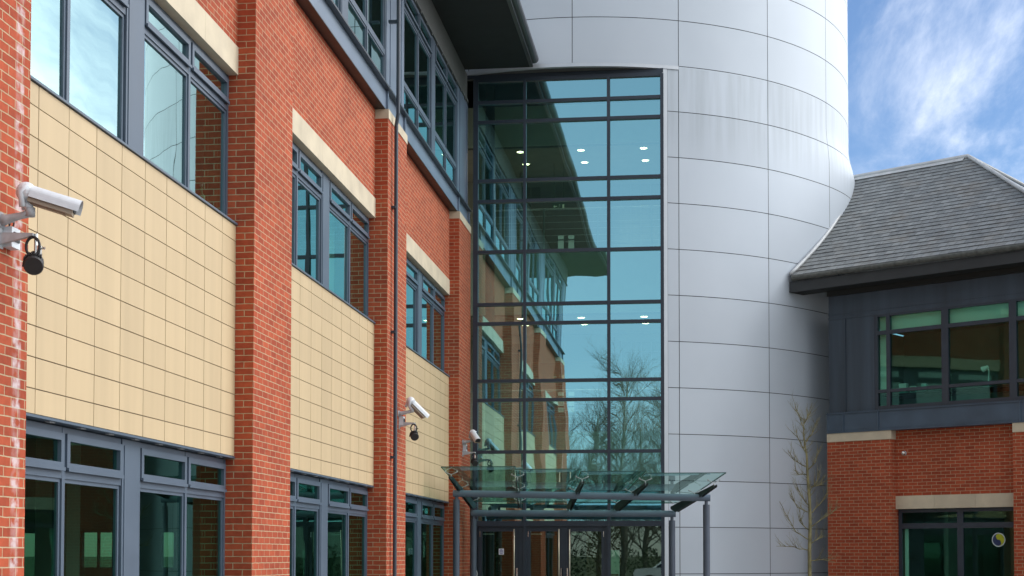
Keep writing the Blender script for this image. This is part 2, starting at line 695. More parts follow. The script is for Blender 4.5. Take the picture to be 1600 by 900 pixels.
def slate_mat():
    m, nt, b = new_mat('weathered_slate')
    N, L = nt.nodes.new, nt.links.new
    uv = N('ShaderNodeUVMap')
    br = N('ShaderNodeTexBrick')
    br.offset = 0.5
    br.inputs['Scale'].default_value = 1.0
    br.inputs['Brick Width'].default_value = 0.21
    br.inputs['Row Height'].default_value = 0.2
    br.inputs['Mortar Size'].default_value = 0.004
    br.inputs['Mortar Smooth'].default_value = 0.3
    br.inputs['Color1'].default_value = (0.215, 0.23, 0.23, 1)
    br.inputs['Color2'].default_value = (0.14, 0.152, 0.155, 1)
    br.inputs['Mortar'].default_value = (0.03, 0.03, 0.03, 1)
    L(uv.outputs[0], br.inputs['Vector'])
    nz = N('ShaderNodeTexNoise')
    nz.inputs['Scale'].default_value = 7
    nz.inputs['Detail'].default_value = 8
    nz.inputs['Roughness'].default_value = 0.7
    L(uv.outputs[0], nz.inputs['Vector'])
    rp = N('ShaderNodeMapRange')
    rp.inputs['From Min'].default_value = 0.3
    rp.inputs['From Max'].default_value = 0.75
    rp.inputs['To Min'].default_value = 0.72
    rp.inputs['To Max'].default_value = 1.4
    L(nz.outputs[0], rp.inputs[0])
    mx = N('ShaderNodeVectorMath')
    mx.operation = 'SCALE'
    L(br.outputs['Color'], mx.inputs[0])
    L(rp.outputs[0], mx.inputs['Scale'])
    n2 = N('ShaderNodeTexNoise')
    n2.inputs['Scale'].default_value = 1.3
    n2.inputs['Detail'].default_value = 5
    L(uv.outputs[0], n2.inputs['Vector'])
    r2 = N('ShaderNodeMapRange')
    r2.inputs['From Min'].default_value = 0.5
    r2.inputs['From Max'].default_value = 0.75
    r2.inputs['To Max'].default_value = 0.45
    L(n2.outputs[0], r2.inputs[0])
    mm = N('ShaderNodeMix')
    mm.data_type = 'RGBA'
    L(r2.outputs[0], mm.inputs[0])
    L(mx.outputs[0], mm.inputs[6])
    mm.inputs[7].default_value = (0.19, 0.16, 0.12, 1)
    L(mm.outputs[2], b.inputs['Base Color'])
    b.inputs['Roughness'].default_value = 0.6
    bp = N('ShaderNodeBump')
    bp.inputs['Strength'].default_value = 0.6
    bp.inputs['Distance'].default_value = 0.008
    L(nz.outputs[0], bp.inputs['Height'])
    L(bp.outputs[0], b.inputs['Normal'])
    return m


M_slate = slate_mat()


def drum_mat():
    m, nt, b = new_mat('silver_cladding')
    N, L = nt.nodes.new, nt.links.new
    tc = N('ShaderNodeTexCoord')
    mp = N('ShaderNodeMapping')
    mp.inputs['Scale'].default_value = (6, 6, 0.35)
    L(tc.outputs['Object'], mp.inputs[0])
    nz = N('ShaderNodeTexNoise')
    nz.inputs['Scale'].default_value = 1.0
    nz.inputs['Detail'].default_value = 6
    L(mp.outputs[0], nz.inputs['Vector'])
    # rain streaks only on the band of two courses below the roof lip
    sp = N('ShaderNodeSeparateXYZ')
    L(tc.outputs['Object'], sp.inputs[0])
    a = N('ShaderNodeMapRange')
    a.interpolation_type = 'SMOOTHSTEP'
    a.inputs['From Min'].default_value = 10.3
    a.inputs['From Max'].default_value = 11.4
    L(sp.outputs[2], a.inputs[0])
    c = N('ShaderNodeMath')
    c.operation = 'LESS_THAN'
    L(sp.outputs[2], c.inputs[0])
    c.inputs[1].default_value = 12.56
    am = N('ShaderNodeMath')
    am.operation = 'MULTIPLY'
    L(a.outputs[0], am.inputs[0])
    L(c.outputs[0], am.inputs[1])
    st = N('ShaderNodeMapRange')
    st.inputs['From Min'].default_value = 0.35
    st.inputs['From Max'].default_value = 0.65
    L(nz.outputs[0], st.inputs[0])
    sm = N('ShaderNodeMath')
    sm.operation = 'MULTIPLY'
    L(am.outputs[0], sm.inputs[0])
    L(st.outputs[0], sm.inputs[1])
    s2 = N('ShaderNodeMath')
    s2.operation = 'MULTIPLY'
    L(sm.outputs[0], s2.inputs[0])
    s2.inputs[1].default_value = 0.5
    soft = N('ShaderNodeTexNoise')
    soft.inputs['Scale'].default_value = 0.7
    soft.inputs['Detail'].default_value = 4
    L(tc.outputs['Object'], soft.inputs['Vector'])
    rp = N('ShaderNodeValToRGB')
    rp.color_ramp.elements[0].position = 0.3
    rp.color_ramp.elements[1].position = 0.7
    rp.color_ramp.elements[0].color = (0.53, 0.59, 0.655, 1)
    rp.color_ramp.elements[1].color = (0.56, 0.62, 0.685, 1)
    L(soft.outputs[0], rp.inputs[0])
    mm = N('ShaderNodeMix')
    mm.data_type = 'RGBA'
    L(s2.outputs[0], mm.inputs[0])
    L(rp.outputs[0], mm.inputs[6])
    mm.inputs[7].default_value = (0.40, 0.45, 0.485, 1)
    geo = N('ShaderNodeNewGeometry')
    pr = N('ShaderNodeMapRange')
    pr.inputs['To Min'].default_value = 0.955
    pr.inputs['To Max'].default_value = 1.03
    L(geo.outputs['Random Per Island'], pr.inputs[0])
    ps_ = N('ShaderNodeVectorMath')
    ps_.operation = 'SCALE'
    L(mm.outputs[2], ps_.inputs[0])
    L(pr.outputs[0], ps_.inputs['Scale'])
    L(ps_.outputs[0], b.inputs['Base Color'])
    b.inputs['Metallic'].default_value = 0.08
    b.inputs['Roughness'].default_value = 0.52
    b.inputs['Specular IOR Level'].default_value = 0.4
    return m


M_drum = drum_mat()


def ground_mat(name, c1, c2, scale, rough=0.9, paving=None):
    m, nt, b = new_mat(name)
    N, L = nt.nodes.new, nt.links.new
    tc = N('ShaderNodeTexCoord')
    nz = N('ShaderNodeTexNoise')
    nz.inputs['Scale'].default_value = scale
    nz.inputs['Detail'].default_value = 8
    L(tc.outputs['Object'], nz.inputs['Vector'])
    rp = N('ShaderNodeValToRGB')
    rp.color_ramp.elements[0].color = (*c1, 1)
    rp.color_ramp.elements[1].color = (*c2, 1)
    rp.color_ramp.elements[0].position = 0.3
    rp.color_ramp.elements[1].position = 0.7
    L(nz.outputs[0], rp.inputs[0])
    src = rp.outputs[0]
    if paving:
        br = N('ShaderNodeTexBrick')
        br.inputs['Scale'].default_value = 1
        br.inputs['Brick Width'].default_value = paving[0]
        br.inputs['Row Height'].default_value = paving[1]
        br.inputs['Mortar Size'].default_value = 0.004
        br.inputs['Color1'].default_value = (1, 1, 1, 1)
        br.inputs['Color2'].default_value = (0.8, 0.8, 0.8, 1)
        br.inputs['Mortar'].default_value = (0.35, 0.35, 0.33, 1)
        L(tc.outputs['Object'], br.inputs['Vector'])
        mx = N('ShaderNodeMix')
        mx.data_type = 'RGBA'
        mx.blend_type = 'MULTIPLY'
        mx.inputs[0].default_value = 1
        L(src, mx.inputs[6])
        L(br.outputs['Color'], mx.inputs[7])
        src = mx.outputs[2]
    L(src, b.inputs['Base Color'])
    b.inputs['Roughness'].default_value = rough
    return m


# ------------------------------------------------------------------ ground, road, pavement
def sheet(name, x0, y0, x1, y1, z, m):
    mb = MB()
    mb.face([(x0, y0, z), (x1, y0, z), (x1, y1, z), (x0, y1, z)])
    return tag(mb.build(name, m), kind='structure')


sheet('ground', -900, -900, 900, 900, -0.012, ground_mat('rough_grass', (0.06, 0.085, 0.03), (0.12, 0.13, 0.06), 0.8))
sheet('pavement', -5.1, -5.0, 60, 60, -0.004, ground_mat('block_paving', (0.26, 0.25, 0.235), (0.36, 0.345, 0.32), 2.0, 0.85, (0.2, 0.1)))
sheet('road', -90, -13.0, 90, -5.4, -0.006, ground_mat('asphalt', (0.045, 0.046, 0.048), (0.065, 0.066, 0.068), 6.0))
kb = MB()
kb.box((-90, -5.4, -0.1), (90, -5.25, 0.11))
kb.box((-90, -13.15, -0.1), (90, -13.0, 0.11))
tag(kb.build('kerb', plain('concrete_kerb', (0.38, 0.37, 0.35), 0.85)), kind='structure')

# ------------------------------------------------------------------ long brick wing on the left
XP, XB, XW, XS = -5.104, -5.323, -5.43, -5.21
ZB, ZS, ZLB, ZLT, ZCB, ZCT = 2.717, 5.441, 7.18, 7.506, 8.843, 9.0
P0, MOD, PL = 9.33, 7.503, 1.61          # first pier start, bay module, pier length
PIERS = [(P0 + MOD * k, P0 + MOD * k + PL) for k in range(4)]
BAYS = [(PIERS[k][1], PIERS[k + 1][0]) for k in range(3)]
YEND = 33.45
wing = thing('brick_office_wing', 'long red brick office wing with cream tile bands running away on the left', 'building', (-5.3, 9.3, 0))


def wing_part(mb, name, m, parent=None, **k):
    return mb.build(name, m, parent or wing, **k)


# brick between the piers above the lintels, below the upper beam
mb = MB()
for (a, b) in BAYS:
    mb.box((XB - 0.3, a, ZLT), (XB, b, ZCT - 0.004), skip='fb')
    mb.box((XB - 0.3, a, ZS + 0.002), (XB - 0.14, a + 0.06, ZLB), skip='f')
mb.box((XB - 0.3, 9.36, 0), (XB - 9.0, 9.33, 12.4))          # gable end wall at the near end
wing_part(mb, 'brick_wall', M_brick)
for i, (a, b) in enumerate(PIERS):
    p = MB()
    p.box((XB - 0.4, a, 0), (XP, b, ZCB), skip='f')
    p.face([(XB - 0.4, a, 0), (XP, a, 0), (XP, a, ZCB), (XB - 0.4, a, ZCB)], m=1)
    po = wing_part(p, 'brick_pier', [M_brick_bloom if i == 0 else M_brick, M_pier_end])
    if i == 0:
        po['label'] = 'pier with white lime bloom along its edge'
    c = MB()
    c.box((XB - 0.3, a - 0.004, ZCB), (XP + 0.012, b + 0.006, ZCT))
    c.build('cap_stone', M_stone, po, bevel=0.006)
# cream lintels, built of stones with fine joints
for (a, b) in BAYS:
    l = MB()
    n = 5
    for k in range(n):
        y0, y1 = a + (b - a) * k / n, a + (b - a) * (k + 1) / n
        l.box((XB - 0.25, y0 + (0.0015 if k else 0), ZLB), (XB + 0.012, y1 - (0.0015 if k < n - 1 else 0), ZLT))
    wing_part(l, 'stone_lintel', M_stone)
# cream tile bands: separate tiles over a dark backing, with sill flashing and bottom trim
for (a, b) in BAYS:
    t = MB()
    t.box((XB - 0.25, a, ZB + 0.03), (XB - 0.014, b, ZS - 0.03), m=1)
    zs_ = [ZS - 0.028, ZS - 0.215] + [ZS - 0.215 - 0.2545 * k for k in range(1, 10)] + [ZB + 0.012]
    ys_ = [a] + [a + 0.037 + 0.5945 * k for k in range(0, 10)] + [b]
    for r in range(len(zs_) - 1):
        for q in range(len(ys_) - 1):
            y0, y1 = ys_[q], ys_[q + 1]
            if y1 - y0 < 0.02:
                continue
            dz = random.uniform(-0.0008, 0.0008)
            t.box((XB - 0.02, y0 + 0.0055, zs_[r + 1] + 0.0045), (XB + dz, y1 - 0.0055, zs_[r] - 0.0045), skip='l')
    to = wing_part(t, 'tile_panel', [M_tile, M_joint])
    s = MB()
    s.box((XB - 0.2, a, ZS - 0.026), (XB + 0.022, b, ZS - 0.004))
    s.build('window_sill', M_frame, to)
    s = MB()
    s.box((XB - 0.2, a, ZB - 0.012), (XB + 0.008, b, ZB + 0.010))
    for k in range(9):
        yy = a + 0.35 + k * 0.64
        s.box((XB - 0.075, yy, ZB - 0.020), (XB - 0.035, yy + 0.11, ZB - 0.0125), m=1)
    s.build('bottom_trim', [M_frame, M_camg], to)


def bars(mb, X, y0, y1, z0, z1, w, dx0=-0.05, dx1=0.0):
    """rectangular frame ring in a wall plane x = X"""
    mb.box((X + dx0, y0, z0), (X + dx1, y0 + w, z1))
    mb.box((X + dx0, y1 - w, z0), (X + dx1, y1, z1))
    mb.box((X + dx0, y0 + w, z0), (X + dx1, y1 - w, z0 + w))
    mb.box((X + dx0, y0 + w, z1 - w), (X + dx1, y1 - w, z1))


def pane(mb, X, y0, y1, z0, z1, jit=0.0022):
    """one sheet of glass, set a hair out of true as real glazing is"""
    a, b = random.uniform(-jit, jit), random.uniform(-jit, jit)
    hy, hz = (y1 - y0) / 2, (z1 - z0) / 2
    mb.face([(X - a * hy - b * hz, y0, z0), (X + a * hy - b * hz, y1, z0), (X + a * hy + b * hz, y1, z1), (X - a * hy + b * hz, y0, z1)])


def bay_window(a, b, z0, z1, zt, parent, X=XW, name='window', low_rail=None, glass=None):
    """four lights, a wide post in the middle, hopper lights above the transom"""
    g0, g1 = a + 0.02, b - 0.02
    mid0, mid1 = a + 2.735, a + 3.20
    lights = [(g0, a + 1.43), (a + 1.43, mid0), (mid1, a + 4.55), (a + 4.55, g1)]
    fr = MB()
    # outer head, sill, jambs
    fr.box((X - 0.08, g0, z1 - 0.05), (X, g1, z1))
    fr.box((X - 0.08, g0, z0), (X, g1, z0 + 0.06))
    fr.box((X - 0.08, mid0, z0), (X + 0.012, mid1, z1))
    fr.box((X - 0.02, mid0 + 0.045, z0 + 0.01), (X + 0.020, mid1 - 0.045, z1 - 0.06))
    for yy in (g0, a + 1.43, a + 4.55, g1):
        fr.box((X - 0.08, yy - 0.03, z0 + 0.001), (X + 0.004, yy + 0.03, z1 - 0.001))
    for (l0, l1) in ((g0, mid0), (mid1, g1)):
        fr.box((X - 0.08, l0, zt - 0.035), (X + 0.002, l1, zt + 0.035))
        if low_rail:
            fr.box((X - 0.08, l0, low_rail - 0.045), (X + 0.002, l1, low_rail + 0.045))
    fo = fr.build(name, M_frame, parent)
    gl = MB()
    vent = MB()
    for (l0, l1) in lights:
        p0, p1 = l0 + 0.03, l1 - 0.03
        if l0 == mid1:
            p0 = l0 + 0.012
        if l1 == mid0:
            p1 = l1 - 0.012
        # hopper sash, proud of the frame, with a drip bar
        s0, s1 = zt + 0.04, z1 - 0.055
        bars(vent, X, p0, p1, s0, s1, 0.062, -0.04, 0.024)
        vent.box((X + 0.0245, p0 + 0.004, s0 - 0.012), (X + 0.04, p1 - 0.004, s0 + 0.02))
        pane(gl, X - 0.012, p0 + 0.058, p1 - 0.058, s0 + 0.058, s1 - 0.058)
        # main light
        m0, m1 = z0 + 0.06, zt - 0.035
        if low_rail:
            bars(vent, X, p0, p1, m0, low_rail - 0.046, 0.028, -0.05, -0.012)
            pane(gl, X - 0.03, p0 + 0.026, p1 - 0.026, m0 + 0.026, low_rail - 0.072)
            m0 = low_rail + 0.046
        bars(vent, X, p0, p1, m0, m1, 0.034, -0.05, -0.012)
        pane(gl, X - 0.03, p0 + 0.03, p1 - 0.03, m0 + 0.03, m1 - 0.03)
    vent.build('sash', M_frame, fo)
    gl.build('pane', glass or M_glass, fo)
    return fo


for (a, b) in BAYS:
    bay_window(a, b, ZS - 0.004, ZLB - 0.004, 6.79, wing)
    bay_window(a, b, 0.12, ZB - 0.024, 2.285, wing, glass=M_glass_low)
# second floor: windows behind the steel beam, blue-grey column covers between them
for (a, b) in BAYS:
    bay_window(a + 0.20, b + 0.23, 9.50, 11.84, 11.41, wing, X=XS, low_rail=10.02)
for (a, b) in PIERS:
    cc = MB()
    cc.box((XS - 0.08, a + 0.26, 9.365), (XS + 0.016, b + 0.17, 11.84))
    for yy in (a + 0.55, b - 0.1):
        cc.box((XS + 0.0165, yy, 9.4), (XS + 0.028, yy + 0.03, 11.82))
    wing_part(cc, 'column_cover', M_steel)
hd = MB()
hd.box((XS - 0.1, 9.33, 11.842), (XS + 0.02, YEND, 12.50))
hd.box((XS + 0.02, 9.33, 11.842), (XS + 0.05, YEND, 11.90))
for k in range(40):
    yy = 9.6 + k * 0.6
    hd.box((XS + 0.02, yy, 11.80), (XS + 0.045, yy + 0.07, 11.8415))
wing_part(hd, 'head_fascia', M_soffit_grey)
# channel beam carried on the cap stones
bm_ = MB()
bm_.box((-5.26, 9.2, ZCT + 0.018), (-5.165, YEND - 0.1, 9.335))
for (a, b) in PIERS:
    bm_.box((-5.165, a + 0.1, ZCT + 0.018), (-5.125, a + 0.16, 9.334))
    bm_.box((-5.165, b - 0.02, ZCT + 0.018), (-5.125, b + 0.04, 9.334))
bmo = wing_part(bm_, 'steel_beam', M_steel)
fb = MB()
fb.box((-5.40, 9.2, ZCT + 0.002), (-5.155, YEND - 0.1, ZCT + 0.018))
fb.build('bottom_flange', M_black, bmo)  # black puts the shade under the beam into the colour
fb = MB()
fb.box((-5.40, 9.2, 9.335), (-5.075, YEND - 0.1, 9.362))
fb.build('top_flange', M_gutter_dark, bmo)  # darker than the web: shade under this ledge is in its colour
sl = MB()
sl.box((XS - 0.08, 9.33, 9.40), (XS + 0.05, YEND, 9.50))
wing_part(sl, 'upper_sill', M_frame)
bk = MB()
bk.box((XS - 0.12, 9.33, 9.362), (XS - 0.04, YEND, 9.40))
wing_part(bk, 'sill_backing', M_soffit)
sf = MB()
sf.box((-14.4, 7.8, 12.50), (-3.66, 33.12, 12.60))
wing_part(sf, 'eave_soffit', M_soffit)
gt = MB()
gt.tube([(-3.62, 7.75, 12.66), (-3.62, 33.06, 12.66)], 0.105, 14)
gt.box((-3.72, 7.78, 12.49), (-3.645, 33.08, 12.76))
wing_part(gt, 'gutter', M_gutter_dark, smooth=False)
rf = MB()
for side in (0, 1):
    xe, xr = (-3.6, -9.5) if side == 0 else (-15.4, -9.5)
    rf.face([(xe, 7.7, 12.76), (xe, 33.0, 12.76), (xr, 33.0, 16.4), (xr, 12.5, 16.4)] if side == 0 else
            [(xe, 33.0, 12.76), (xe, 7.7, 12.76), (xr, 12.5, 16.4), (xr, 33.0, 16.4)])
rf.face([(-15.4, 7.7, 12.76), (-3.6, 7.7, 12.76), (-9.5, 12.5, 16.4)])
rf.face([(-3.6, 33.0, 12.76), (-15.4, 33.0, 12.76), (-9.5, 33.0, 16.4)])
wing_part(rf, 'roof', M_slate)
# floors, ceilings, inner partitions and the windowed rear wall seen through the glass
fl = MB()
for (z0, z1) in ((-0.004, 0.05), (3.35, 3.9), (7.25, 7.9), (11.85, 12.49)):
    fl.box((-14.2, 9.4, z0), (XB - 0.31, YEND, z1))
wing_part(fl, 'floor_slab', M_plaster_dim)
cp = MB()
for z0 in (0.052, 3.902, 7.902):
    cp.box((-14.1, 9.45, z0), (XB - 0.35, YEND - 0.05, z0 + 0.015))
wing_part(cp, 'carpet', M_carpet)
rw = MB()
for (z0, z1, za, zb) in ((0.05, 3.35, 0.95, 2.05), (3.9, 7.25, 4.8, 6.6), (7.9, 11.85, 9.4, 11.4)):
    rw.box((-14.4, 9.4, z0), (-14.2, YEND, za))
    rw.box((-14.4, 9.4, zb), (-14.2, YEND, z1))
    yy = 9.4
    while yy < YEND:
        rw.box((-14.4, yy, za), (-14.2, min(yy + 2.3, YEND), zb))
        yy += 3.75
rwo = wing_part(rw, 'rear_wall', M_plaster_dim)
rg_ = MB()
rg_.face([(-14.2, 33.3, 1.3), (XB - 0.4, 33.3, 1.3), (XB - 0.4, 33.3, 2.1), (-14.2, 33.3, 2.1)])
for za, zb in ((0.95, 2.05), (4.8, 6.6), (9.4, 11.4)):
    rg_.face([(-14.3, 9.4, za), (-14.3, YEND, za), (-14.3, YEND, zb), (-14.3, 9.4, zb)])
rg_.build('rear_pane', glass_mat('rear_glass', (0.22, 0.42, 0.33), (0.5, 0.6, 0.55), 0.1), rwo)
for yy, x1 in ((18.2, -9.3), (25.6, -8.3), (29.0, -9.4)):
    for z0, z1 in ((3.93, 7.24), (7.93, 11.84)):
        ip = MB()
        ip.box((-13.5, yy + 0.3, z0), (x1 - 0.6, yy + 0.42, z1))
        wing_part(ip, 'partition', M_plaster_dim)
for (a, b) in PIERS:
    for z0, z1 in ((0.07, 3.34), (3.92, 7.24)):
        ip = MB()
        ip.box((-8.0, a + 0.6, z0), (-7.6, a + 1.0, z1))
        wing_part(ip, 'inner_column', M_plaster_dim)
# end wall inside, with small bright windows low down
ew = MB()
wins = [(-14.1, -13.35), (-12.2, -11.6), (-10.3, -9.3)]
ew.box((-14.2, 33.2, 2.1), (XB - 0.32, 33.35, 12.4))
ew.box((-14.2, 33.2, 0.05), (XB - 0.32, 33.35, 1.3))
xx = -14.2
for (a, b) in wins:
    ew.box((xx, 33.2, 1.3), (a, 33.35, 2.1))
    ew.box(((a + b) / 2 - 0.03, 33.25, 1.3), ((a + b) / 2 + 0.03, 33.31, 2.1))
    xx = b
ew.box((xx, 33.2, 1.3), (XB - 0.32, 33.35, 2.1))
wing_part(ew, 'end_wall', M_plaster_dim)
# roller blinds half lowered in the middle bay
for (a, w, z1, dz) in ((18.55, 1.2, 7.14, 0.9), (21.75, 1.15, 7.14, 1.45)):
    bl = MB()
    for k in range(18):
        y0 = a + w * k / 18
        bl.face([(XW - 0.22 - 0.02 * (k % 2), y0, z1 - 1.62), (XW - 0.22 - 0.02 * ((k + 1) % 2), y0 + w / 18, z1 - 1.62),
                 (XW - 0.22 - 0.02 * ((k + 1) % 2), y0 + w / 18, z1), (XW - 0.22 - 0.02 * (k % 2), y0, z1)])
    wing_part(bl, 'window_curtain', plain('pale_curtain', (0.55, 0.58, 0.55), 0.9))

# rainwater pipe on the third pier
pipe = MB()
pipe.tube([(-5.03, 24.66, 0.0), (-5.03, 24.66, 8.82), (-4.995, 24.63, 9.0), (-4.995, 24.63, 12.52)], 0.033, 10)
po = pipe.build('drainpipe', M_frame_dark)
tag(po, 'slim dark rainwater pipe running down the third brick pier', 'drainpipe')
for z in (1.2, 3.2, 5.3, 7.4):
    pk = MB()
    pk.box((XP, 24.60, z), (-5.03, 24.72, z + 0.04))
    pk.build('pipe_bracket', M_frame_dark, po)
pk = MB()
pk.box((-5.16, 24.59, 10.55), (-4.99, 24.67, 10.59))
pk.build('pipe_bracket', M_frame_dark, po)

# ------------------------------------------------------------------ silver drum tower
DX, DY, DR = -3.068, 40.194, 6.985
TW = thing('round_tower', 'round silver metal clad stair tower with a tall glazed front', 'building', (DX, DY, 0))
Z0J = 13.626
ROWS = [Z0J + 1.0375 * k for k in (4, 3, 2, 1)] + [Z0J - 1.0375 * k for k in range(0, 14)]
ROWS[-1] = 0.0
ROWS = [z for z in ROWS if z >= 0]
TH0, DTH = 2.364, 19.87
CH_R, CH_L = 18.95, -17.2          # glazing ends on the drum (degrees)
LIP = 12.505


def sm(a, b, x):
    t = max(0.0, min(1.0, (x - a) / (b - a)))
    return t * t * (3 - 2 * t)


def rad(th, z):
    """the cladding flares a little where the pavilion roof meets it"""
    return DR + 0.17 * sm(50, 76, th) * (1 - sm(11.05, 12.0, z)) * (1 - sm(140, 170, th))


def dp(th, z, r=None):
    r = rad(th, z) if r is None else r
    t = math.radians(th)
    return (DX + r * math.sin(t), DY - r * math.cos(t), z)


def patch(mb, t0, t1, z0, z1, dr=0.0, nt=None, nz=1, m=0, gap=0.0075):
    nt = nt or max(2, int(abs(t1 - t0) / 1.6))
    ga = math.degrees(gap / DR)
    t0 += ga
    t1 -= ga
    z0 += gap
    z1 -= gap
    if z0 < 12.2 and z1 > 8 and t1 > 48:
        nz = max(nz, 5)
    idx = len(mb.v)
    # shared vertices so the patch shades smoothly
    for j in range(nz + 1):
        for i in range(nt + 1):
            th = t0 + (t1 - t0) * i / nt
            z = z0 + (z1 - z0) * j / nz
            mb.v.append(dp(th, z, rad(th, z) + dr))
    for j in range(nz):
        for i in range(nt):
            a = idx + j * (nt + 1) + i
            q = (a, a + 1, a + nt + 2, a + nt + 1)
            mb.f.append(q)
            mb.uv.append([(0, 0), (1, 0), (1, 1), (0, 1)])
            mb.mi.append(m)


cl = MB()
for r in range(len(ROWS) - 1):
    z1, z0 = ROWS[r], ROWS[r + 1]
    for c in range(-9, 9):
        t0, t1 = TH0 + DTH * c, TH0 + DTH * (c + 1)
        if c == 8:
            t1 = TH0 - DTH * 9 + 360
        if z1 <= 12.6:
            # the glazed front is left open
            if t1 <= 22.4 and t0 > -38 and not (t0 < -20):
                continue
            if t0 < -17 < t1 or t1 <= -17 < t1 + 0.5:
                t1 = -20.0
                if t0 >= t1:
                    continue
            if t0 < -30 and t1 > -20:
                t1 = -20
        patch(cl, t0, t1, z0, z1)
    if z1 <= 12.6:
        patch(cl, 20.0, 22.234, z0, z1)
cladding = cl.build('metal_cladding', M_drum, TW, smooth=True)
# dark backing behind the joints, lining the inside
bk = MB()
for (t0, t1, z0, z1) in ((18.6, 342.0, 0, ROWS[0] - 0.02), (-18.0, 18.6, LIP + 0.03, ROWS[0] - 0.02)):
    patch(bk, t0, t1, z0, z1, dr=-0.03, nt=int((t1 - t0) / 0.8), gap=0.0, nz=90)
bk.build('joint_backing', plain('drum_joint', (0.05, 0.055, 0.065), 0.8), TW, smooth=True)
ln = MB()
patch(ln, 19.5, 341.0, 0, ROWS[0] - 0.02, dr=-0.25, nt=200, gap=0.0, nz=40)
ln.build('inner_lining', M_plaster_dim, TW, smooth=True)
# lip band and its grey soffit over the glazing, jamb trim at the right
lp = MB()
patch(lp, -20.0, 22.2, LIP, 12.588, dr=0.022, nt=34, gap=0.0)
for i in range(34):
    ta, tb = -20 + 42.2 * i / 34, -20 + 42.2 * (i + 1) / 34
    lp.face([dp(ta, LIP, DR + .022), dp(ta, LIP, DR - .08), dp(tb, LIP, DR - .08), dp(tb, LIP, DR + .022)])
lp.build('lip_trim', M_trimw, TW)
GX = [-5.06, -3.885, -1.99, -0.795]
GY = 33.585
so = MB()
n = 30
for i in range(n):
    ta, tb = -20 + 39.4 * i / n, -20 + 39.4 * (i + 1) / n
    A, B = dp(ta, LIP + 0.004, DR - 0.078), dp(tb, LIP + 0.004, DR - 0.078)
    so.face([A, (A[0], GY + 0.1, LIP + 0.004), (B[0], GY + 0.1, LIP + 0.004), B])
so.build('recess_soffit', M_soffit_grey, TW)
jt = MB()
patch(jt, 18.75, 20.0, 0, 12.5, dr=0.012, nt=4, gap=0.001)
A = dp(18.75, 0, DR + 0.012)
jt.face([(A[0], A[1], 0), (A[0], A[1], 12.5), (GX[3] + 0.03, GY + 0.1, 12.5), (GX[3] + 0.03, GY + 0.1, 0)])
jt.build('jamb_trim', M_trimw, TW, smooth=True)
tr_ = MB()
tr_.face([dp(t, ROWS[0] - 0.03) for t in range(0, 360, 6)])
tr_.build('tower_roof', M_fascia, TW)
ri = MB()
patch(ri, -180, 180, ROWS[0] - 0.02, ROWS[0] + 0.12, dr=0.04, nt=120, gap=0)
ri.build('parapet_trim', M_trimw, TW, smooth=True)

# curtain wall
TZ = [z + 1.6 for z in (10.258, 9.810, 8.462, 7.993, 6.841, 5.647, 5.211, 3.908, 3.477, 2.308)]
GT = 12.33
cw = MB()
for i, x in enumerate(GX):
    w = (0.11, 0.062, 0.07, 0.075)[i]
    x0 = x - (0.0 if i == 0 else w / 2)
    cw.box((x0, GY - 0.075, 0), (x0 + w, GY + 0.09, GT + 0.05))
cw.box((GX[0], GY - 0.06, GT), (GX[3], GY + 0.08, GT + 0.085))
cw.box((GX[0] - 0.2, GY - 0.03, GT + 0.085), (GX[3] + 0.03, GY + 0.10, LIP + 0.003))
for z in TZ:
    cw.box((GX[0] + 0.002, GY - 0.066, z - 0.036), (GX[3] - 0.002, GY + 0.07, z + 0.036))
cw.box((GX[0] + 0.11, GY - 0.07, 2.235), (GX[3] - 0.04, GY + 0.08, 2.355))          # door head
cwo = cw.build('curtain_wall', M_frame_dark, TW)
gl = MB()
edges = [0.05, 2.30] + [z for z in reversed(TZ)] + [GT]
for i in range(3):
    for k in range(1, len(edges) - 1):
        x0, x1 = GX[i] + 0.02, GX[i + 1] - 0.02
        z0, z1 = edges[k] + 0.02, edges[k + 1] - 0.01
        a, b = random.uniform(-0.0028, 0.0028), random.uniform(-0.0028, 0.0028)
        hx, hz = (x1 - x0) / 2, (z1 - z0) / 2
        gl.face([(x0, GY - a * hx - b * hz, z0), (x1, GY + a * hx - b * hz, z0), (x1, GY + a * hx + b * hz, z1), (x0, GY - a * hx + b * hz, z1)])
gl.build('pane', M_glass_atrium, cwo)
sp_ = MB()
sp_.face([(GX[2] + 0.02, GY, 0.05), (GX[3] - 0.02, GY, 0.05), (GX[3] - 0.02, GY, 2.24), (GX[2] + 0.02, GY, 2.24)])
sp_.build('side_pane', M_glass_door, cwo)
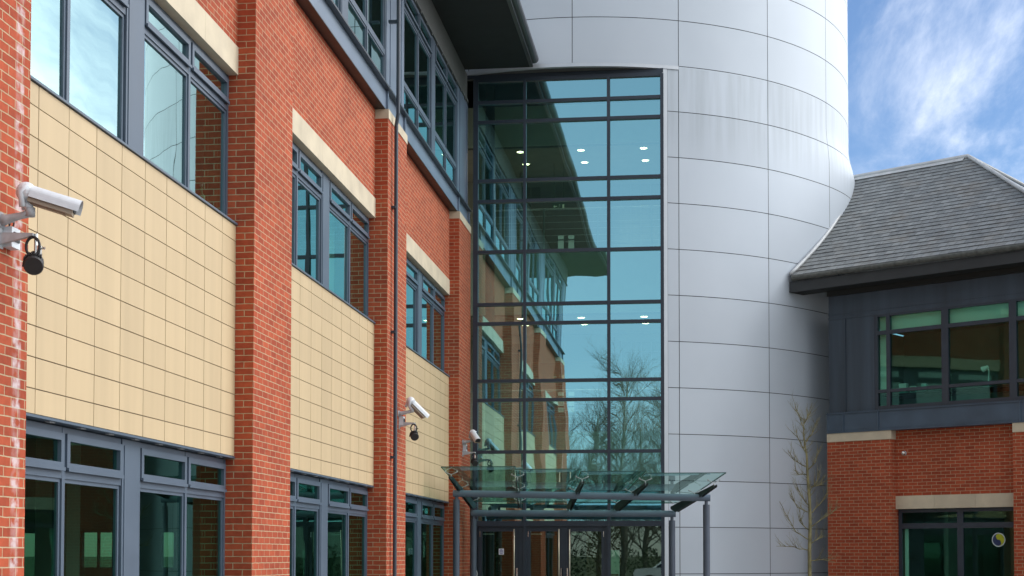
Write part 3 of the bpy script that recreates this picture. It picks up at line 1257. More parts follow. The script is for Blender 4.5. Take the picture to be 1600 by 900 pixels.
# doors: left single leaf, then a pair
for (x0, x1, hx, hinge) in ((-4.93, -4.01, -4.115, -1), (-3.84, -3.055, -3.108, -1), (-2.935, -2.075, -2.868, 1)):
    d = MB()
    d.box((x0, GY - 0.03, 0.02), (x0 + 0.085, GY + 0.03, 2.232))
    d.box((x1 - 0.085, GY - 0.03, 0.02), (x1, GY + 0.03, 2.232))
    d.box((x0 + 0.085, GY - 0.03, 2.12), (x1 - 0.085, GY + 0.03, 2.232))
    d.box((x0 + 0.085, GY - 0.03, 0.02), (x1 - 0.085, GY + 0.03, 0.24))
    do = d.build('door', M_frame_dark, TW)
    g = MB()
    g.face([(x0 + 0.08, GY, 0.235), (x1 - 0.08, GY, 0.235), (x1 - 0.08, GY, 2.125), (x0 + 0.08, GY, 2.125)])
    g.build('door_pane', M_glass_door, do)
    h = MB()
    h.tube([(hx, GY - 0.085, 0.35), (hx, GY - 0.085, 2.17)], 0.016, 10)
    for z in (0.5, 2.0):
        h.tube([(hx, GY - 0.085, z), (hx, GY - 0.028, z)], 0.011, 8)
    h.build('door_handle', plain('brushed_brass_steel', (0.60, 0.55, 0.42), 0.3, 0.9), do, smooth=True)
    lk = MB()
    lx = hx + 0.06 * (1 if hinge < 0 else -1) * (1 if hx > -4 or hinge > 0 else 1)
    lk.box((lx - 0.02, GY - 0.045, 1.02), (lx + 0.02, GY - 0.0305, 1.30))
    lk.build('lock_plate', M_chrome, do)
    lk = MB()
    lk.box((x0 + 0.03 if hinge < 0 else x1 - 0.045, GY - 0.037, 2.0), (x0 + 0.045 if hinge < 0 else x1 - 0.03, GY - 0.0305, 2.12))
    lk.build('hinge', M_chrome, do)
    cr = MB()
    cr.box((x0 + 0.10, GY + 0.04, 2.05), (x0 + 0.34, GY + 0.07, 2.075))
    cr.build('door_closer', M_white, do)
ps = MB()
ps.box((-4.01, GY - 0.05, 0), (-3.84, GY + 0.05, 2.24))
ps.box((-3.055, GY - 0.045, 0), (-2.935, GY + 0.045, 2.24))
ps.box((-2.075, GY - 0.05, 0), (-2.025, GY + 0.05, 2.24))
ps.build('door_post', M_frame_dark, TW)

# tower interior: gallery slabs with cream bulkheads, handrails, dark lift lobby
YI = 35.95


def slab(mb, y0, y1, z0, z1, r=DR - 0.27):
    """floor plate clipped to the round wall, between two chords"""
    def hx(y):
        return math.sqrt(max(0.0, r * r - (y - DY) ** 2))
    n = 14
    ys = [y0 + (y1 - y0) * i / n for i in range(n + 1)]
    poly = [(DX + hx(y), y, z0) for y in ys] + [(DX - hx(y), y, z0) for y in reversed(ys)]
    mb.prism(list(reversed(poly)), (0, 0, z1 - z0))


for (z0, z1) in ((3.25, 4.55), (7.40, 8.95), (11.50, 12.48)):
    it = MB()
    slab(it, YI, 39.2, z0, z1)
    it.build('gallery_slab', M_plaster, TW)
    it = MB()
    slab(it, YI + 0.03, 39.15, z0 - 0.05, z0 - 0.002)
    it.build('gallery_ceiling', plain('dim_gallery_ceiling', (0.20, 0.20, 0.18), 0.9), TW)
it = MB()
slab(it, 33.75, 46.0, -0.004, 0.03)
it.build('hall_floor', M_plaster_dim, TW)
bw = MB()
bw.box((-9.0, 39.2, 0.03), (3.2, 39.4, 12.7))
bw.build('lobby_wall', M_plaster_dim, TW)
for (z0, z1) in ((4.56, 6.55), (8.96, 10.75)):
    dk = MB()
    dk.box((-4.30, 38.6, z0), (-2.30, 39.19, z1))
    dk.build('lift_lobby', M_darkwall, TW)
dk = MB()
dk.box((-5.8, 38.9, 0.031), (-2.2, 39.19, 3.19))
dk.build('lift_lobby', M_darkwall, TW)
gd = MB()
for (z0, z1) in ((4.56, 7.3), (8.96, 11.4)):
    for x0, x1 in ((-5.4, -4.35), (-2.25, -0.4)):
        z = z0
        while z < z1 - 0.2:
            x = x0
            while x < x1:
                gd.box((x, 39.17, z), (x + 0.24, 39.199, z + 0.24))
                x += 0.26
            z += 0.26
gd.build('tile_grid', plain('grey_wall_tile', (0.20, 0.21, 0.19), 0.6), TW)
hr = MB()
for z in (4.55, 8.95):
    hr.tube([(-8.0, YI + 0.06, z + 1.0), (1.9, YI + 0.06, z + 1.0)], 0.022, 8)
    for k in range(5):
        hr.tube([(-8.0, YI + 0.06, z + 0.2 + k * 0.16), (1.9, YI + 0.06, z + 0.2 + k * 0.16)], 0.006, 6)
    for k in range(8):
        hr.tube([(-7.6 + k * 1.30, YI + 0.06, z), (-7.6 + k * 1.30, YI + 0.06, z + 1.0)], 0.015, 6)
hr.build('gallery_handrail', M_camg, TW)
ic = MB()
ic.tube([(-4.78, 34.3, 0.03), (-4.78, 34.3, 12.5)], 0.11, 16)
ic.build('inner_column', plain('dark_column', (0.05, 0.055, 0.05), 0.5), TW, smooth=True)
for (zc) in (5.55, 9.62):
    for x in (-3.60, -3.33):
        vd = MB()
        for (a, b) in ((0.0, 0.12), (0.16, 0.38), (0.42, 0.52)):
            vd.box((x, 38.56, zc - 0.28 + a), (x + 0.15, 38.59, zc - 0.28 + b))
        vd.build('lobby_door_glass', M_vision, TW)
wd = MB()
wd.box((-4.95, 37.0, 0.031), (-3.75, 37.1, 3.18))
wd.box((-3.55, 36.4, 0.031), (-3.1, 36.5, 3.18))
wd.box((-2.75, 37.0, 0.031), (-1.9, 37.1, 3.18))
wd.build('reception_panel', M_wood, TW)

# ceiling lights (each a thing)
k = 0
lp0 = None
for zc, ys in ((11.45, (36.25, 37.4)), (7.35, (36.25, 37.3))):
    for ri_, y in enumerate(ys):
        for ci, x in enumerate((-4.30, -2.82, -1.30)):
            pos = ('left', 'middle', 'right')[ci]
            if lp0 is None:
                lp0 = thing('ceiling_light', 'x', 'ceiling light', (0, 0, 0), 0, 'round downlights in the tower gallery ceilings')
                d = MB()
                d.tube([(0, 0, -0.012), (0, 0, -0.001)], 0.088, 20)
                d.build('diffuser', M_lamp, lp0, local=True)
                d = MB()
                for q in range(20):
                    a0, a1 = 2 * math.pi * q / 20, 2 * math.pi * (q + 1) / 20
                    P = lambda a, r, z: (r * math.cos(a), r * math.sin(a), z)
                    d.face([P(a0, 0.089, -0.016), P(a1, 0.089, -0.016), P(a1, 0.115, -0.006), P(a0, 0.115, -0.006)])
                    d.face([P(a1, 0.089, -0.001), P(a0, 0.089, -0.001), P(a0, 0.089, -0.016), P(a1, 0.089, -0.016)])
                d.build('trim_ring', M_white, lp0, local=True)
                pl = bpy.data.lights.new('downlight_glow', 'SPOT')
                pl.energy = 60
                pl.color = (1.0, 0.94, 0.80)
                pl.spot_size = R_(150)
                pl.spot_blend = 0.6
                pl.shadow_soft_size = 0.08
                plo = bpy.data.objects.new('downlight_glow', pl)
                COL.objects.link(plo)
                plo.parent = lp0
                plo.location = (0, 0, -0.03)
                o = lp0
            else:
                o = copy_tree(lp0)
            o.location = (x, y, zc)
            o['label'] = '%s lit downlight in the %s row of the %s gallery ceiling behind tower glass' % (
                pos, ('front', 'rear')[ri_], 'upper' if zc > 10 else 'lower')
# exit signs
for (z, nm) in ((10.22, 'upper'), (5.98, 'lower')):
    e = thing('exit_sign', 'dark hanging exit sign with pale figure and arrow on the %s gallery' % nm, 'exit sign', (-3.42, 36.9, z), 0, 'exit signs in the tower')
    b = MB()
    b.box((-0.17, -0.02, -0.075), (0.17, 0.02, 0.075))
    for x in (-0.12, 0.12):
        b.tube([(x, 0, 0.075), (x, 0, 1.1)], 0.006, 6)
    b.build('sign_box', plain('dark_green_sign', (0.015, 0.05, 0.03), 0.5), e, local=True)
    g = MB()
    # arrow, doorway and running figure
    g.prism([(-0.14, -0.0215, 0.0), (-0.10, -0.0215, 0.035), (-0.10, -0.0215, 0.012), (-0.05, -0.0215, 0.012), (-0.05, -0.0215, -0.012), (-0.10, -0.0215, -0.012), (-0.10, -0.0215, -0.035)], (0, -0.002, 0))
    g.box((0.085, -0.0235, -0.05), (0.135, -0.021, 0.05))
    g.box((0.015, -0.0235, 0.028), (0.032, -0.021, 0.048))
    g.bar((0.02, -0.0225, 0.022), (0.005, -0.0225, -0.012), 0.018, 0.002)
    g.bar((0.005, -0.0225, -0.012), (0.035, -0.0225, -0.05), 0.010, 0.002)
    g.bar((0.005, -0.0225, -0.012), (-0.03, -0.0225, -0.035), 0.010, 0.002)
    g.bar((0.018, -0.0225, 0.015), (0.05, -0.0225, 0.0), 0.009, 0.002)
    g.build('pictogram', plain('pale_green_figure', (0.55, 0.62, 0.55), 0.5), e, local=True)

# paper notice on the first door, kiosk board behind the side pane, potted plant inside
nt_ = MB()
nt_.face([(-4.47, GY - 0.004, 1.60), (-4.355, GY - 0.004, 1.60), (-4.355, GY - 0.004, 1.735), (-4.47, GY - 0.004, 1.735)])
no = nt_.build('paper_notice', plain('white_paper', (0.85, 0.86, 0.90), 0.8, var=0.02))
tag(no, 'small white paper notice with blue lines stuck on the left entrance door', 'notice')
tx = MB()
for z, w in ((1.712, 0.05), (1.69, 0.085), (1.668, 0.08), (1.64, 0.085), (1.62, 0.06)):
    tx.face([(-4.4125 - w / 2, GY - 0.0055, z - 0.006), (-4.4125 + w / 2, GY - 0.0055, z - 0.006), (-4.4125 + w / 2, GY - 0.0055, z + 0.006), (-4.4125 - w / 2, GY - 0.0055, z + 0.006)])
tx.build('printed_text', plain('blue_ink', (0.05, 0.09, 0.35), 0.7), no)
ks = thing('information_board', 'pale standing board with a round badge behind the entrance side window', 'display board', (-1.9, 34.05, 0))
b = MB()
b.box((-2.02, 34.02, 1.17), (-1.79, 34.08, 1.70))
b.box((-2.02, 34.02, 0.15), (-1.79, 34.08, 1.12))
b.build('panel', plain('pale_aqua_panel', (0.55, 0.80, 0.74), 0.5, var=0.03), ks)
b = MB()
b.box((-2.03, 34.03, 0.03), (-2.0, 34.07, 1.72))
b.box((-1.81, 34.03, 0.03), (-1.78, 34.07, 1.72))
b.build('stand', M_camg, ks)
b = MB()
for q in range(24):
    a0, a1 = 2 * math.pi * q / 24, 2 * math.pi * (q + 1) / 24
    P = lambda a, r: (-1.905 + r * math.cos(a), 34.018, 1.04 + r * math.sin(a))
    b.face([P(a0, 0.035), P(a1, 0.035), P(a1, 0.055), P(a0, 0.055)])
b.box((-1.94, 34.016, 1.03), (-1.87, 34.0185, 1.05))
b.build('badge', plain('dark_badge', (0.06, 0.06, 0.08), 0.5), ks)
pp = thing('potted_plant', 'dark leafy potted plant standing inside the left entrance door', 'plant', (-4.66, 34.5, 0.03))
b = MB()
b.tube([(0, 0, 0), (0, 0, 0.4)], [0.15, 0.2], 14)
b.build('pot', M_darkwall, pp, local=True)
b = MB()
rr = random.Random(3)
for q in range(320):
    a, z = rr.uniform(0, 6.28), rr.uniform(0.45, 1.95)
    r = rr.uniform(0.02, 0.24) * (1 - 0.3 * abs(z - 1.2))
    c = Vector((r * math.cos(a), r * math.sin(a), z))
    d = Vector((math.cos(a), math.sin(a), rr.uniform(-0.6, 0.5))).normalized() * rr.uniform(0.06, 0.12)
    s = d.cross(Vector((0, 0, 1))).normalized() * rr.uniform(0.015, 0.03)
    b.face([c, c + d * 0.5 + s, c + d, c + d * 0.5 - s])
b.tube([(0, 0, 0.38), (0.02, 0, 1.8)], [0.015, 0.006], 6)
b.build('foliage', M_leaf, pp, local=True)

# ------------------------------------------------------------------ slate roofed pavilion on the right (own axes: x along wall, -y outward)
WXO, WYO, WB = 2.9492, 35.4434, -0.6018
PV = thing('slate_roofed_pavilion', 'brick pavilion with dark upper floor and hipped slate roof beside the tower', 'building', (WXO, WYO, 0), WB)


def pv(mb, name, m, parent=None, **k):
    return mb.build(name, m, parent or PV, local=True, **k)


BY = 0.215            # bay brick sits this far behind the pier face (local +y is inward)
SE = 6.25             # far end of the front wall
DEP = 8.9
C1 = 1.612
S2 = 4.435
w = MB()
w.box((C1, BY, 2.925), (S2, BY + 0.3, 4.40), skip='lr')
w.box((SE - 0.3, 0.3, 0), (SE, DEP, 4.40))
w.box((0.0, DEP - 0.3, 0), (SE - 0.3, DEP, 7.6))
pv(w, 'brick_wall', M_brick)
for (a, b) in ((0.0, C1), (S2, SE)):
    p = MB()
    p.box((a, 0, 0), (b, BY + 0.3, 4.205))
    o = pv(p, 'brick_pier', M_brick)
    c = MB()
    c.box((a, -0.014, 4.205), (b + 0.012, BY + 0.3, 4.40))
    pv(c, 'cap_stone', M_stone, o, bevel=0.008)
l = MB()
for k in range(3):
    a, b = C1 + (S2 - C1) * k / 3, C1 + (S2 - C1) * (k + 1) / 3
    l.box((a + (0.002 if k else 0), BY - 0.012, 2.632), (b - 0.002, BY + 0.25, 2.925))
pv(l, 'stone_lintel', M_stone)
# ground floor window
WF = BY + 0.10
f = MB()
f.box((C1 + 0.01, WF, 2.55), (S2, WF + 0.07, 2.628))
f.box((C1 + 0.01, WF, 0.1), (C1 + 0.09, WF + 0.07, 2.55))
f.box((S2 - 0.08, WF, 0.1), (S2, WF + 0.07, 2.55))
f.box((3.02, WF - 0.004, 0.1), (3.16, WF + 0.07, 2.55))
f.box((C1 + 0.09, WF - 0.002, 2.19), (3.02, WF + 0.07, 2.31))
f.box((3.16, WF - 0.002, 2.19), (S2 - 0.08, WF + 0.07, 2.31))
f.box((C1 + 0.09, WF, 0.1), (S2 - 0.08, WF + 0.07, 0.18))
fo = pv(f, 'window', M_frame_dark)
g = MB()
for (a, b) in ((C1 + 0.08, 3.03), (3.15, S2 - 0.07)):
    for (z0, z1) in ((0.15, 2.2), (2.3, 2.56)):
        g.face([(a, WF + 0.03, z0), (b, WF + 0.03, z0), (b, WF + 0.03, z1), (a, WF + 0.03, z1)])
pv(g, 'pane', M_glass_wing, fo)
# steel beam with a row of fixings
b = MB()
b.box((0.0, -0.03, 4.402), (SE + 0.1, BY + 0.2, 4.42))
b.box((0.0, -0.02, 4.42), (SE + 0.1, BY + 0.2, 4.842))
b.box((0.0, -0.045, 4.842), (SE + 0.1, BY + 0.2, 4.866))
for x in (0.42, 1.3, 4.6):
    b.box((x, -0.045, 4.42), (x + 0.03, -0.02, 4.842))
x = 0.03
while x < SE:
    b.box((x, -0.032, 4.455), (x + 0.022, -0.0205, 4.475))
    b.box((x, -0.052, 4.869), (x + 0.022, -0.04, 4.881))
    x += 0.062
pv(b, 'steel_beam', M_beam_dark)
# dark clad upper floor
c = MB()
c.box((0.0, 0.1, 4.868), (1.17, 0.3, 7.62))
c.box((1.17, 0.1, 7.08), (SE, 0.3, 7.62))
c.box((SE - 0.12, 0.1, 4.868), (SE, DEP, 7.62))
for x in (0.40, 1.13):
    c.box((x, 0.078, 4.9), (x + 0.045, 0.0995, 7.05))
c.box((0.0, 0.085, 7.05), (SE, 0.0995, 7.10))
x = 0.0
while x < SE:
    c.box((x, 0.088, 7.16), (x + 0.025, 0.0995, 7.175))
    x += 0.07
pv(c, 'dark_cladding', M_clad_dark)
UF = 0.12
f = MB()
XS_ = [1.19, 1.53, 2.87, 4.36, 5.9]
for x in (1.17, 1.47, 2.80, 4.34, 5.86):
    wdt = 0.09 if x < 2 else 0.16
    f.box((x, UF - 0.035, 4.90), (x + wdt, UF + 0.06, 7.06))
for (z, h) in ((4.87, 0.10), (5.27, 0.07), (6.59, 0.09), (7.0, 0.078)):
    f.box((1.17, UF - 0.028, z), (SE - 0.12, UF + 0.05, z + h))
fo = pv(f, 'window', M_frame_dark)
g = MB()
for (a, b_) in ((1.25, 1.48), (1.55, 2.81), (2.95, 4.35), (4.49, 5.87)):
    for (z0, z1) in ((5.33, 6.60), (6.67, 7.01)):
        t, u = random.uniform(-0.0015, 0.0015), random.uniform(-0.0015, 0.0015)
        g.face([(a, UF + 0.02 - t, z0), (b_, UF + 0.02 + t, z0), (b_, UF + 0.02 + t + u, z1), (a, UF + 0.02 - t + u, z1)])
pv(g, 'pane', M_glass_wing, fo)
g = MB()
for (a, b_) in ((1.25, 1.48), (1.55, 2.81), (2.95, 4.35), (4.49, 5.87)):
    g.face([(a, UF + 0.02, 4.96), (b_, UF + 0.02, 4.96), (b_, UF + 0.02, 5.28), (a, UF + 0.02, 5.28)])
pv(g, 'spandrel_pane', M_spandrel, fo)
bl = MB()
for (a, b_) in ((1.50, 2.85), (2.93, 4.38), (4.47, 5.9)):
    bl.box((a, UF + 0.12, 6.70), (b_, UF + 0.13, 7.02))
bl.box((1.24, UF + 0.12, 5.30), (1.40, UF + 0.13, 7.02))
pv(bl, 'roller_blind', plain('white_blind', (0.85, 0.86, 0.82), 0.9, var=0.02))
bl = MB()
bl.box((C1 + 0.10, WF + 0.12, 0.3), (C1 + 0.19, WF + 0.13, 2.2))
pv(bl, 'blind_strip', plain('white_blind_strip', (0.8, 0.82, 0.78), 0.9, var=0.02))
# rooms
r = MB()
r.box((0.11, 0.5, -0.004), (SE - 0.35, DEP - 0.35, 0.04))
r.box((0.11, 0.4, 3.0), (SE - 0.35, DEP - 0.35, 3.9))
r.box((0.11, 0.32, 3.9), (SE - 0.35, DEP - 0.35, 4.9))
r.box((0.11, 0.35, 7.08), (SE - 0.35, DEP - 0.35, 7.3))
pv(r, 'floor_slab', M_plaster_dim)
r = MB()
r.box((0.02, BY + 0.31, 0.05), (0.10, DEP - 0.31, 7.05))
pv(r, 'side_wall', M_plaster_dim)
r = MB()
r.box((0.11, 3.6, 4.91), (SE - 0.4, 3.7, 7.07))
r.box((0.11, 4.6, 0.05), (SE - 0.4, 4.7, 2.99))
r.box((2.1, 1.6, 0.05), (2.2, 4.6, 2.99))
pv(r, 'partition', M_plaster_dim)
r = MB()
r.box((1.3, 0.24, 5.20), (SE - 0.5, 1.1, 5.24))
pv(r, 'window_desk', M_carpet)
# eaves
e = MB()
e.box((-0.95, -0.42, 7.72), (SE + 0.42, 0.1, 7.76))
e.box((0.0, 0.02, 7.60), (SE + 0.02, 0.3, 7.72))
e.box((SE - 0.1, 0.1, 7.72), (SE + 0.42, DEP + 0.4, 7.76))
pv(e, 'eave_soffit', M_soffit)
e = MB()
e.box((-0.70, -0.455, 7.715), (SE + 0.455, -0.42, 7.96))
e.box((SE + 0.42, -0.42, 7.715), (SE + 0.455, DEP + 0.4, 7.96))
pv(e, 'fascia', M_fascia)
e = MB()
e.tube([(-0.60, -0.50, 8.03), (SE + 0.5, -0.50, 8.03)], 0.062, 12)
e.tube([(SE + 0.5, -0.50, 8.03), (SE + 0.5, DEP + 0.4, 8.03)], 0.062, 12)
pv(e, 'gutter', M_gutter_old)
# slate roof: courses laid one over the next, left edge cut to the drum
OFF0, ZR0, SL, RIDGE = 0.50, 8.09, 0.742, -3.86
nxw, nyw = math.sin(WB), -math.cos(WB)


def s_drum(off, z):
    """where the roof course runs into the drum (local x)"""
    # local point (s, -off): world = W + s*(cos,sin) + off*(nx,ny)
    px, py = WXO + off * nxw - DX, WYO + off * nyw - DY
    ax, ay = math.cos(WB), math.sin(WB)
    bq = px * ax + py * ay
    r = DR + 0.085
    dsc = bq * bq - (px * px + py * py - r * r)
    return -bq + math.sqrt(max(dsc, 0.0))


def hip_s(off):
    return 1.72 + (off - RIDGE) * 1.045 + 0.0


NC = 27
rf = MB()
rf2 = MB()
curve = []
slope_len = (OFF0 - RIDGE) * math.sqrt(1 + SL * SL)
HX = hip_s(OFF0)
for k in range(NC):
    oa = OFF0 + (RIDGE - OFF0) * k / NC
    ob = OFF0 + (RIDGE - OFF0) * (k + 1) / NC
    za, zb = ZR0 + SL * (OFF0 - oa), ZR0 + SL * (OFF0 - ob)
    sa, sb = s_drum(oa, za), s_drum(ob, zb)
    ha, hb = hip_s(oa), hip_s(ob)
    la, lb = slope_len * k / NC, slope_len * (k + 1) / NC
    lift = 0.017
    v0, v1 = k * 0.2, k * 0.2 + 0.199
    # split along so slates can sit unevenly
    nseg = max(4, int((ha - sa) / 0.3))
    for q in range(nseg):
        fa, fb = q / nseg, (q + 1) / nseg
        x0, x1 = sa + (ha - sa) * fa, sa + (ha - sa) * fb
        y0, y1 = sb + (hb - sb) * fa, sb + (hb - sb) * fb
        u = random.uniform(-0.004, 0.006)
        rf.face([(x0, -oa, za + lift + u), (x1, -oa, za + lift + u), (y1, -ob, zb + 0.002), (y0, -ob, zb + 0.002)],
                [(x0, v0), (x1, v0), (y1, v1), (y0, v1)])
        rf.face([(x0, -oa, za), (x1, -oa, za), (x1, -oa, za + lift + u), (x0, -oa, za + lift + u)],
                [(x0, v0), (x1, v0), (x1, v0 + 0.005), (x0, v0 + 0.005)])
    curve.append((sa, -oa, za))
    if k == NC - 1:
        curve.append((sb, -ob, zb))
ZRG = ZR0 + SL * (OFF0 - RIDGE)
YRG = -RIDGE
# hip end and rear slope
YB = 2 * YRG + OFF0
rf.face([(HX, -OFF0, ZR0), (HX, YB, ZR0), (1.72, YRG, ZRG)])
rf.face([(HX, YB, ZR0), (-4, YB, ZR0), (-4, YRG, ZRG), (1.72, YRG, ZRG)])
pv(rf, 'slate_roof', M_slate)
rd = MB()
rs = curve[-1][0] - 0.6
rd.tube([(rs, YRG, ZRG + 0.03), (1.74, YRG, ZRG + 0.03)], 0.06, 10)
rd.bar((rs, YRG - 0.09, ZRG - 0.035), (1.66, YRG - 0.09, ZRG - 0.035), 0.20, 0.012, up=(0, -SL, 1))
rd.tube([(1.74, YRG, ZRG + 0.04), (HX + 0.02, -OFF0 - 0.02, ZR0 + 0.05)], 0.045, 8)
rd.tube([(1.74, YRG, ZRG + 0.04), (HX + 0.02, YB, ZR0 + 0.05)], 0.045, 8)
pv(rd, 'ridge_cap', M_ridge)
fs = MB()
fs.tube([(x - 0.0, y, z + 0.045) for (x, y, z) in curve], 0.045, 8)
pv(fs, 'lead_flashing', M_ridge, smooth=True)

# little sensor on the pavilion brickwork, window badge, things on the upstairs sill
_c, _s = math.cos(WB), math.sin(WB)


def pw(s, y, z):
    """pavilion local -> world"""
    return (WXO + s * _c - y * _s, WYO + s * _s + y * _c, z)


sn = thing('security_sensor', 'small round grey sensor dome on the brick wall under the dark beam', 'sensor', pw(1.83, BY, 3.885), WB)
b = MB()
b.ball((0, -0.055, 0), 0.05)
b.build('dome', M_chrome, sn, local=True, smooth=True)
b = MB()
b.tube([(0, -0.002, 0), (0, -0.035, 0)], [0.055, 0.04], 14)
b.build('base', M_camg, sn, local=True)

st = thing('window_badge', 'round dark blue and yellow badge stuck on the pavilion ground floor window', 'sticker', pw(3.95, WF + 0.022, 1.93), WB)
RB = 0.152


def disc_pts(r, a0, a1, n, cx=0.0, cz=0.0):
    return [(cx + r * math.cos(a0 + (a1 - a0) * i / n), cz + r * math.sin(a0 + (a1 - a0) * i / n)) for i in range(n + 1)]


b = MB()
for i in range(36):
    a0, a1 = 2 * math.pi * i / 36, 2 * math.pi * (i + 1) / 36
    b.face([(RB * math.cos(a0) * .86, 0, RB * math.sin(a0) * .86), (RB * math.cos(a1) * .86, 0, RB * math.sin(a1) * .86),
            (RB * math.cos(a1), 0, RB * math.sin(a1)), (RB * math.cos(a0), 0, RB * math.sin(a0))])
b.build('rim', plain('pale_badge_rim', (0.50, 0.58, 0.58), 0.6), st, local=True)


def swirl(sign):
    """half of the disc bounded by an S-curve of two small semicircles"""
    r = RB * 0.84
    pts = disc_pts(r, -math.pi / 2, math.pi / 2, 20) if sign > 0 else disc_pts(r, math.pi / 2, 3 * math.pi / 2, 20)
    up = disc_pts(r / 2, math.pi / 2, 3 * math.pi / 2, 10, 0, r / 2)     # bulges left
    lo = disc_pts(r / 2, math.pi / 2, -math.pi / 2, 10, 0, -r / 2)        # bulges right
    sc = up + lo[1:]                                                  # top to bottom
    return pts + (sc[1:-1] if sign > 0 else list(reversed(sc))[1:-1])


import bmesh


def flat_poly(pts2, y, name, m, parent):
    bm = bmesh.new()
    vs = [bm.verts.new((p[0], y, p[1])) for p in pts2]
    fc = bm.faces.new(vs)
    bmesh.ops.triangulate(bm, faces=[fc])
    me = bpy.data.meshes.new(name)
    bm.to_mesh(me)
    bm.free()
    me.materials.append(m)
    o = bpy.data.objects.new(name, me)
    COL.objects.link(o)
    o.parent = parent
    return o


flat_poly(swirl(1), -0.001, 'yellow_swirl', plain('yellow_vinyl', (0.42, 0.45, 0.02), 0.6, var=0.02), st)
flat_poly(swirl(-1), -0.001, 'navy_swirl', plain('navy_vinyl', (0.02, 0.035, 0.11), 0.6, var=0.02), st)

bx = MB()
bx.box((-0.085, -0.06, 0), (0.085, 0.06, 0.22))
bx.box((-0.087, -0.062, 0.17), (0.087, 0.062, 0.222))
o = bx.build('storage_box', M_white, bevel=0.004)
o.location = pw(1.76, 0.34, 5.243)
o.rotation_euler = (0, 0, WB)
tag(o, 'white lidded box on the upstairs desk behind the pavilion window', 'box')
bx = MB()
bx.box((-0.075, -0.015, 0), (0.075, 0.015, 0.02))
bx.box((-0.075, -0.015, 0.13), (0.075, 0.015, 0.15))
bx.box((-0.075, -0.015, 0.02), (-0.055, 0.015, 0.13))
bx.box((0.055, -0.015, 0.02), (0.075, 0.015, 0.13))
o = bx.build('picture_frame', M_white)
o.location = pw(2.0, 0.33, 5.243)
o.rotation_euler = (0, 0, WB)
tag(o, 'small empty looking white frame beside the white box upstairs', 'picture frame')
q = MB()
q.box((-0.073, 0.001, 0.021), (0.073, 0.006, 0.129))
q.build('picture', plain('dull_print', (0.12, 0.11, 0.05), 0.6), o, local=True)
jr = thing('glass_jar', 'pale glass jar to the right of the small white frame upstairs', 'jar', pw(2.26, 0.34, 5.243), WB)
b = MB()
b.tube([(0, 0, 0), (0, 0, 0.14), (0, 0, 0.17)], [0.075, 0.075, 0.06], 16)
b.build('jar_body', plain('pale_aqua_glass', (0.30, 0.50, 0.46), 0.15, var=0.03), jr, local=True, smooth=True)
b = MB()
b.tube([(0, 0, 0.17), (0, 0, 0.195)], 0.064, 16)
b.build('lid', M_camg, jr, local=True)
dl = thing('desk_lamp', 'white angled desk lamp behind the middle upstairs pavilion window', 'lamp', pw(3.72, 0.42, 5.243), WB)
b = MB()
b.tube([(0, 0, 0), (0, 0, 0.02)], 0.11, 16)
b.build('base', M_white, dl, local=True)
b = MB()
b.tube([(0, 0, 0.02), (0.02, 0, 0.36), (-0.02, 0, 0.46)], 0.012, 8)
b.build('arm', M_white, dl, local=True)
b = MB()
b.tube([(0.0, 0, 0.46), (-0.13, 0, 0.40)], [0.03, 0.07], 12)
b.build('shade', M_white, dl, local=True)

gb = thing('green_bottle', 'small green bottle on the sill inside the nearest upstairs brick wing window', 'bottle', (XW - 0.16, 16.38, ZS + 0.055))
b = MB()
b.tube([(0, 0, 0), (0, 0, 0.16), (0, 0, 0.20), (0, 0, 0.27)], [0.05, 0.05, 0.02, 0.018], 12)
b.build('bottle_body', plain('green_bottle_glass', (0.08, 0.30, 0.16), 0.15), gb, local=True, smooth=True)
b = MB()
b.tube([(0, 0, 0.27), (0, 0, 0.30)], 0.021, 10)
b.build('cap', M_white, gb, local=True)

# ------------------------------------------------------------------ entrance canopy
CN = thing('entrance_canopy', 'glass entrance canopy on blue grey tubular posts in front of the tower doors', 'canopy', (-2.4, 31.2, 0))
FB0, FB1 = (-4.97, 30.3, 2.845), (0.225, 30.3, 2.735)
RB0, RB1 = (-4.92, 32.4, 2.50), (-0.493, 32.4, 2.475)
for p, q in ((FB0, FB1), (RB0, RB1)):
    b = MB()
    b.tube([p, q], 0.07, 20)
    b.build('cross_tube', M_steel if p is FB0 else M_steel, CN, smooth=False)
M_post = plain('post_blue_grey', (0.085, 0.105, 0.145), 0.4, var=0.08)
for (x, y, zt) in ((-4.905, 30.3, 2.72), (0.145, 30.3, 2.60), (-4.87, 32.4, 2.37), (-0.575, 32.4, 2.335)):
    b = MB()
    b.tube([(x, y, 0.0), (x, y, zt)], 0.068, 20)
    b.tube([(x, y, zt), (x, y, zt + 0.11)], 0.035, 12)
    b.tube([(x, y, 0.0), (x, y, 0.015)], 0.13, 20)
    b.build('post', M_post, CN, smooth=False)
REAR = [(-4.839, 32.45, 2.665), (-3.857, 32.45, 2.652), (-2.814, 32.45, 2.625), (-1.806, 32.45, 2.618), (-0.575, 32.45, 2.60)]
TIP = [(-4.858, 29.25, 3.13), (-3.527, 29.25, 3.07), (-2.249, 29.25, 3.02), (-1.009, 29.25, 2.975), (0.316, 29.25, 2.935)]
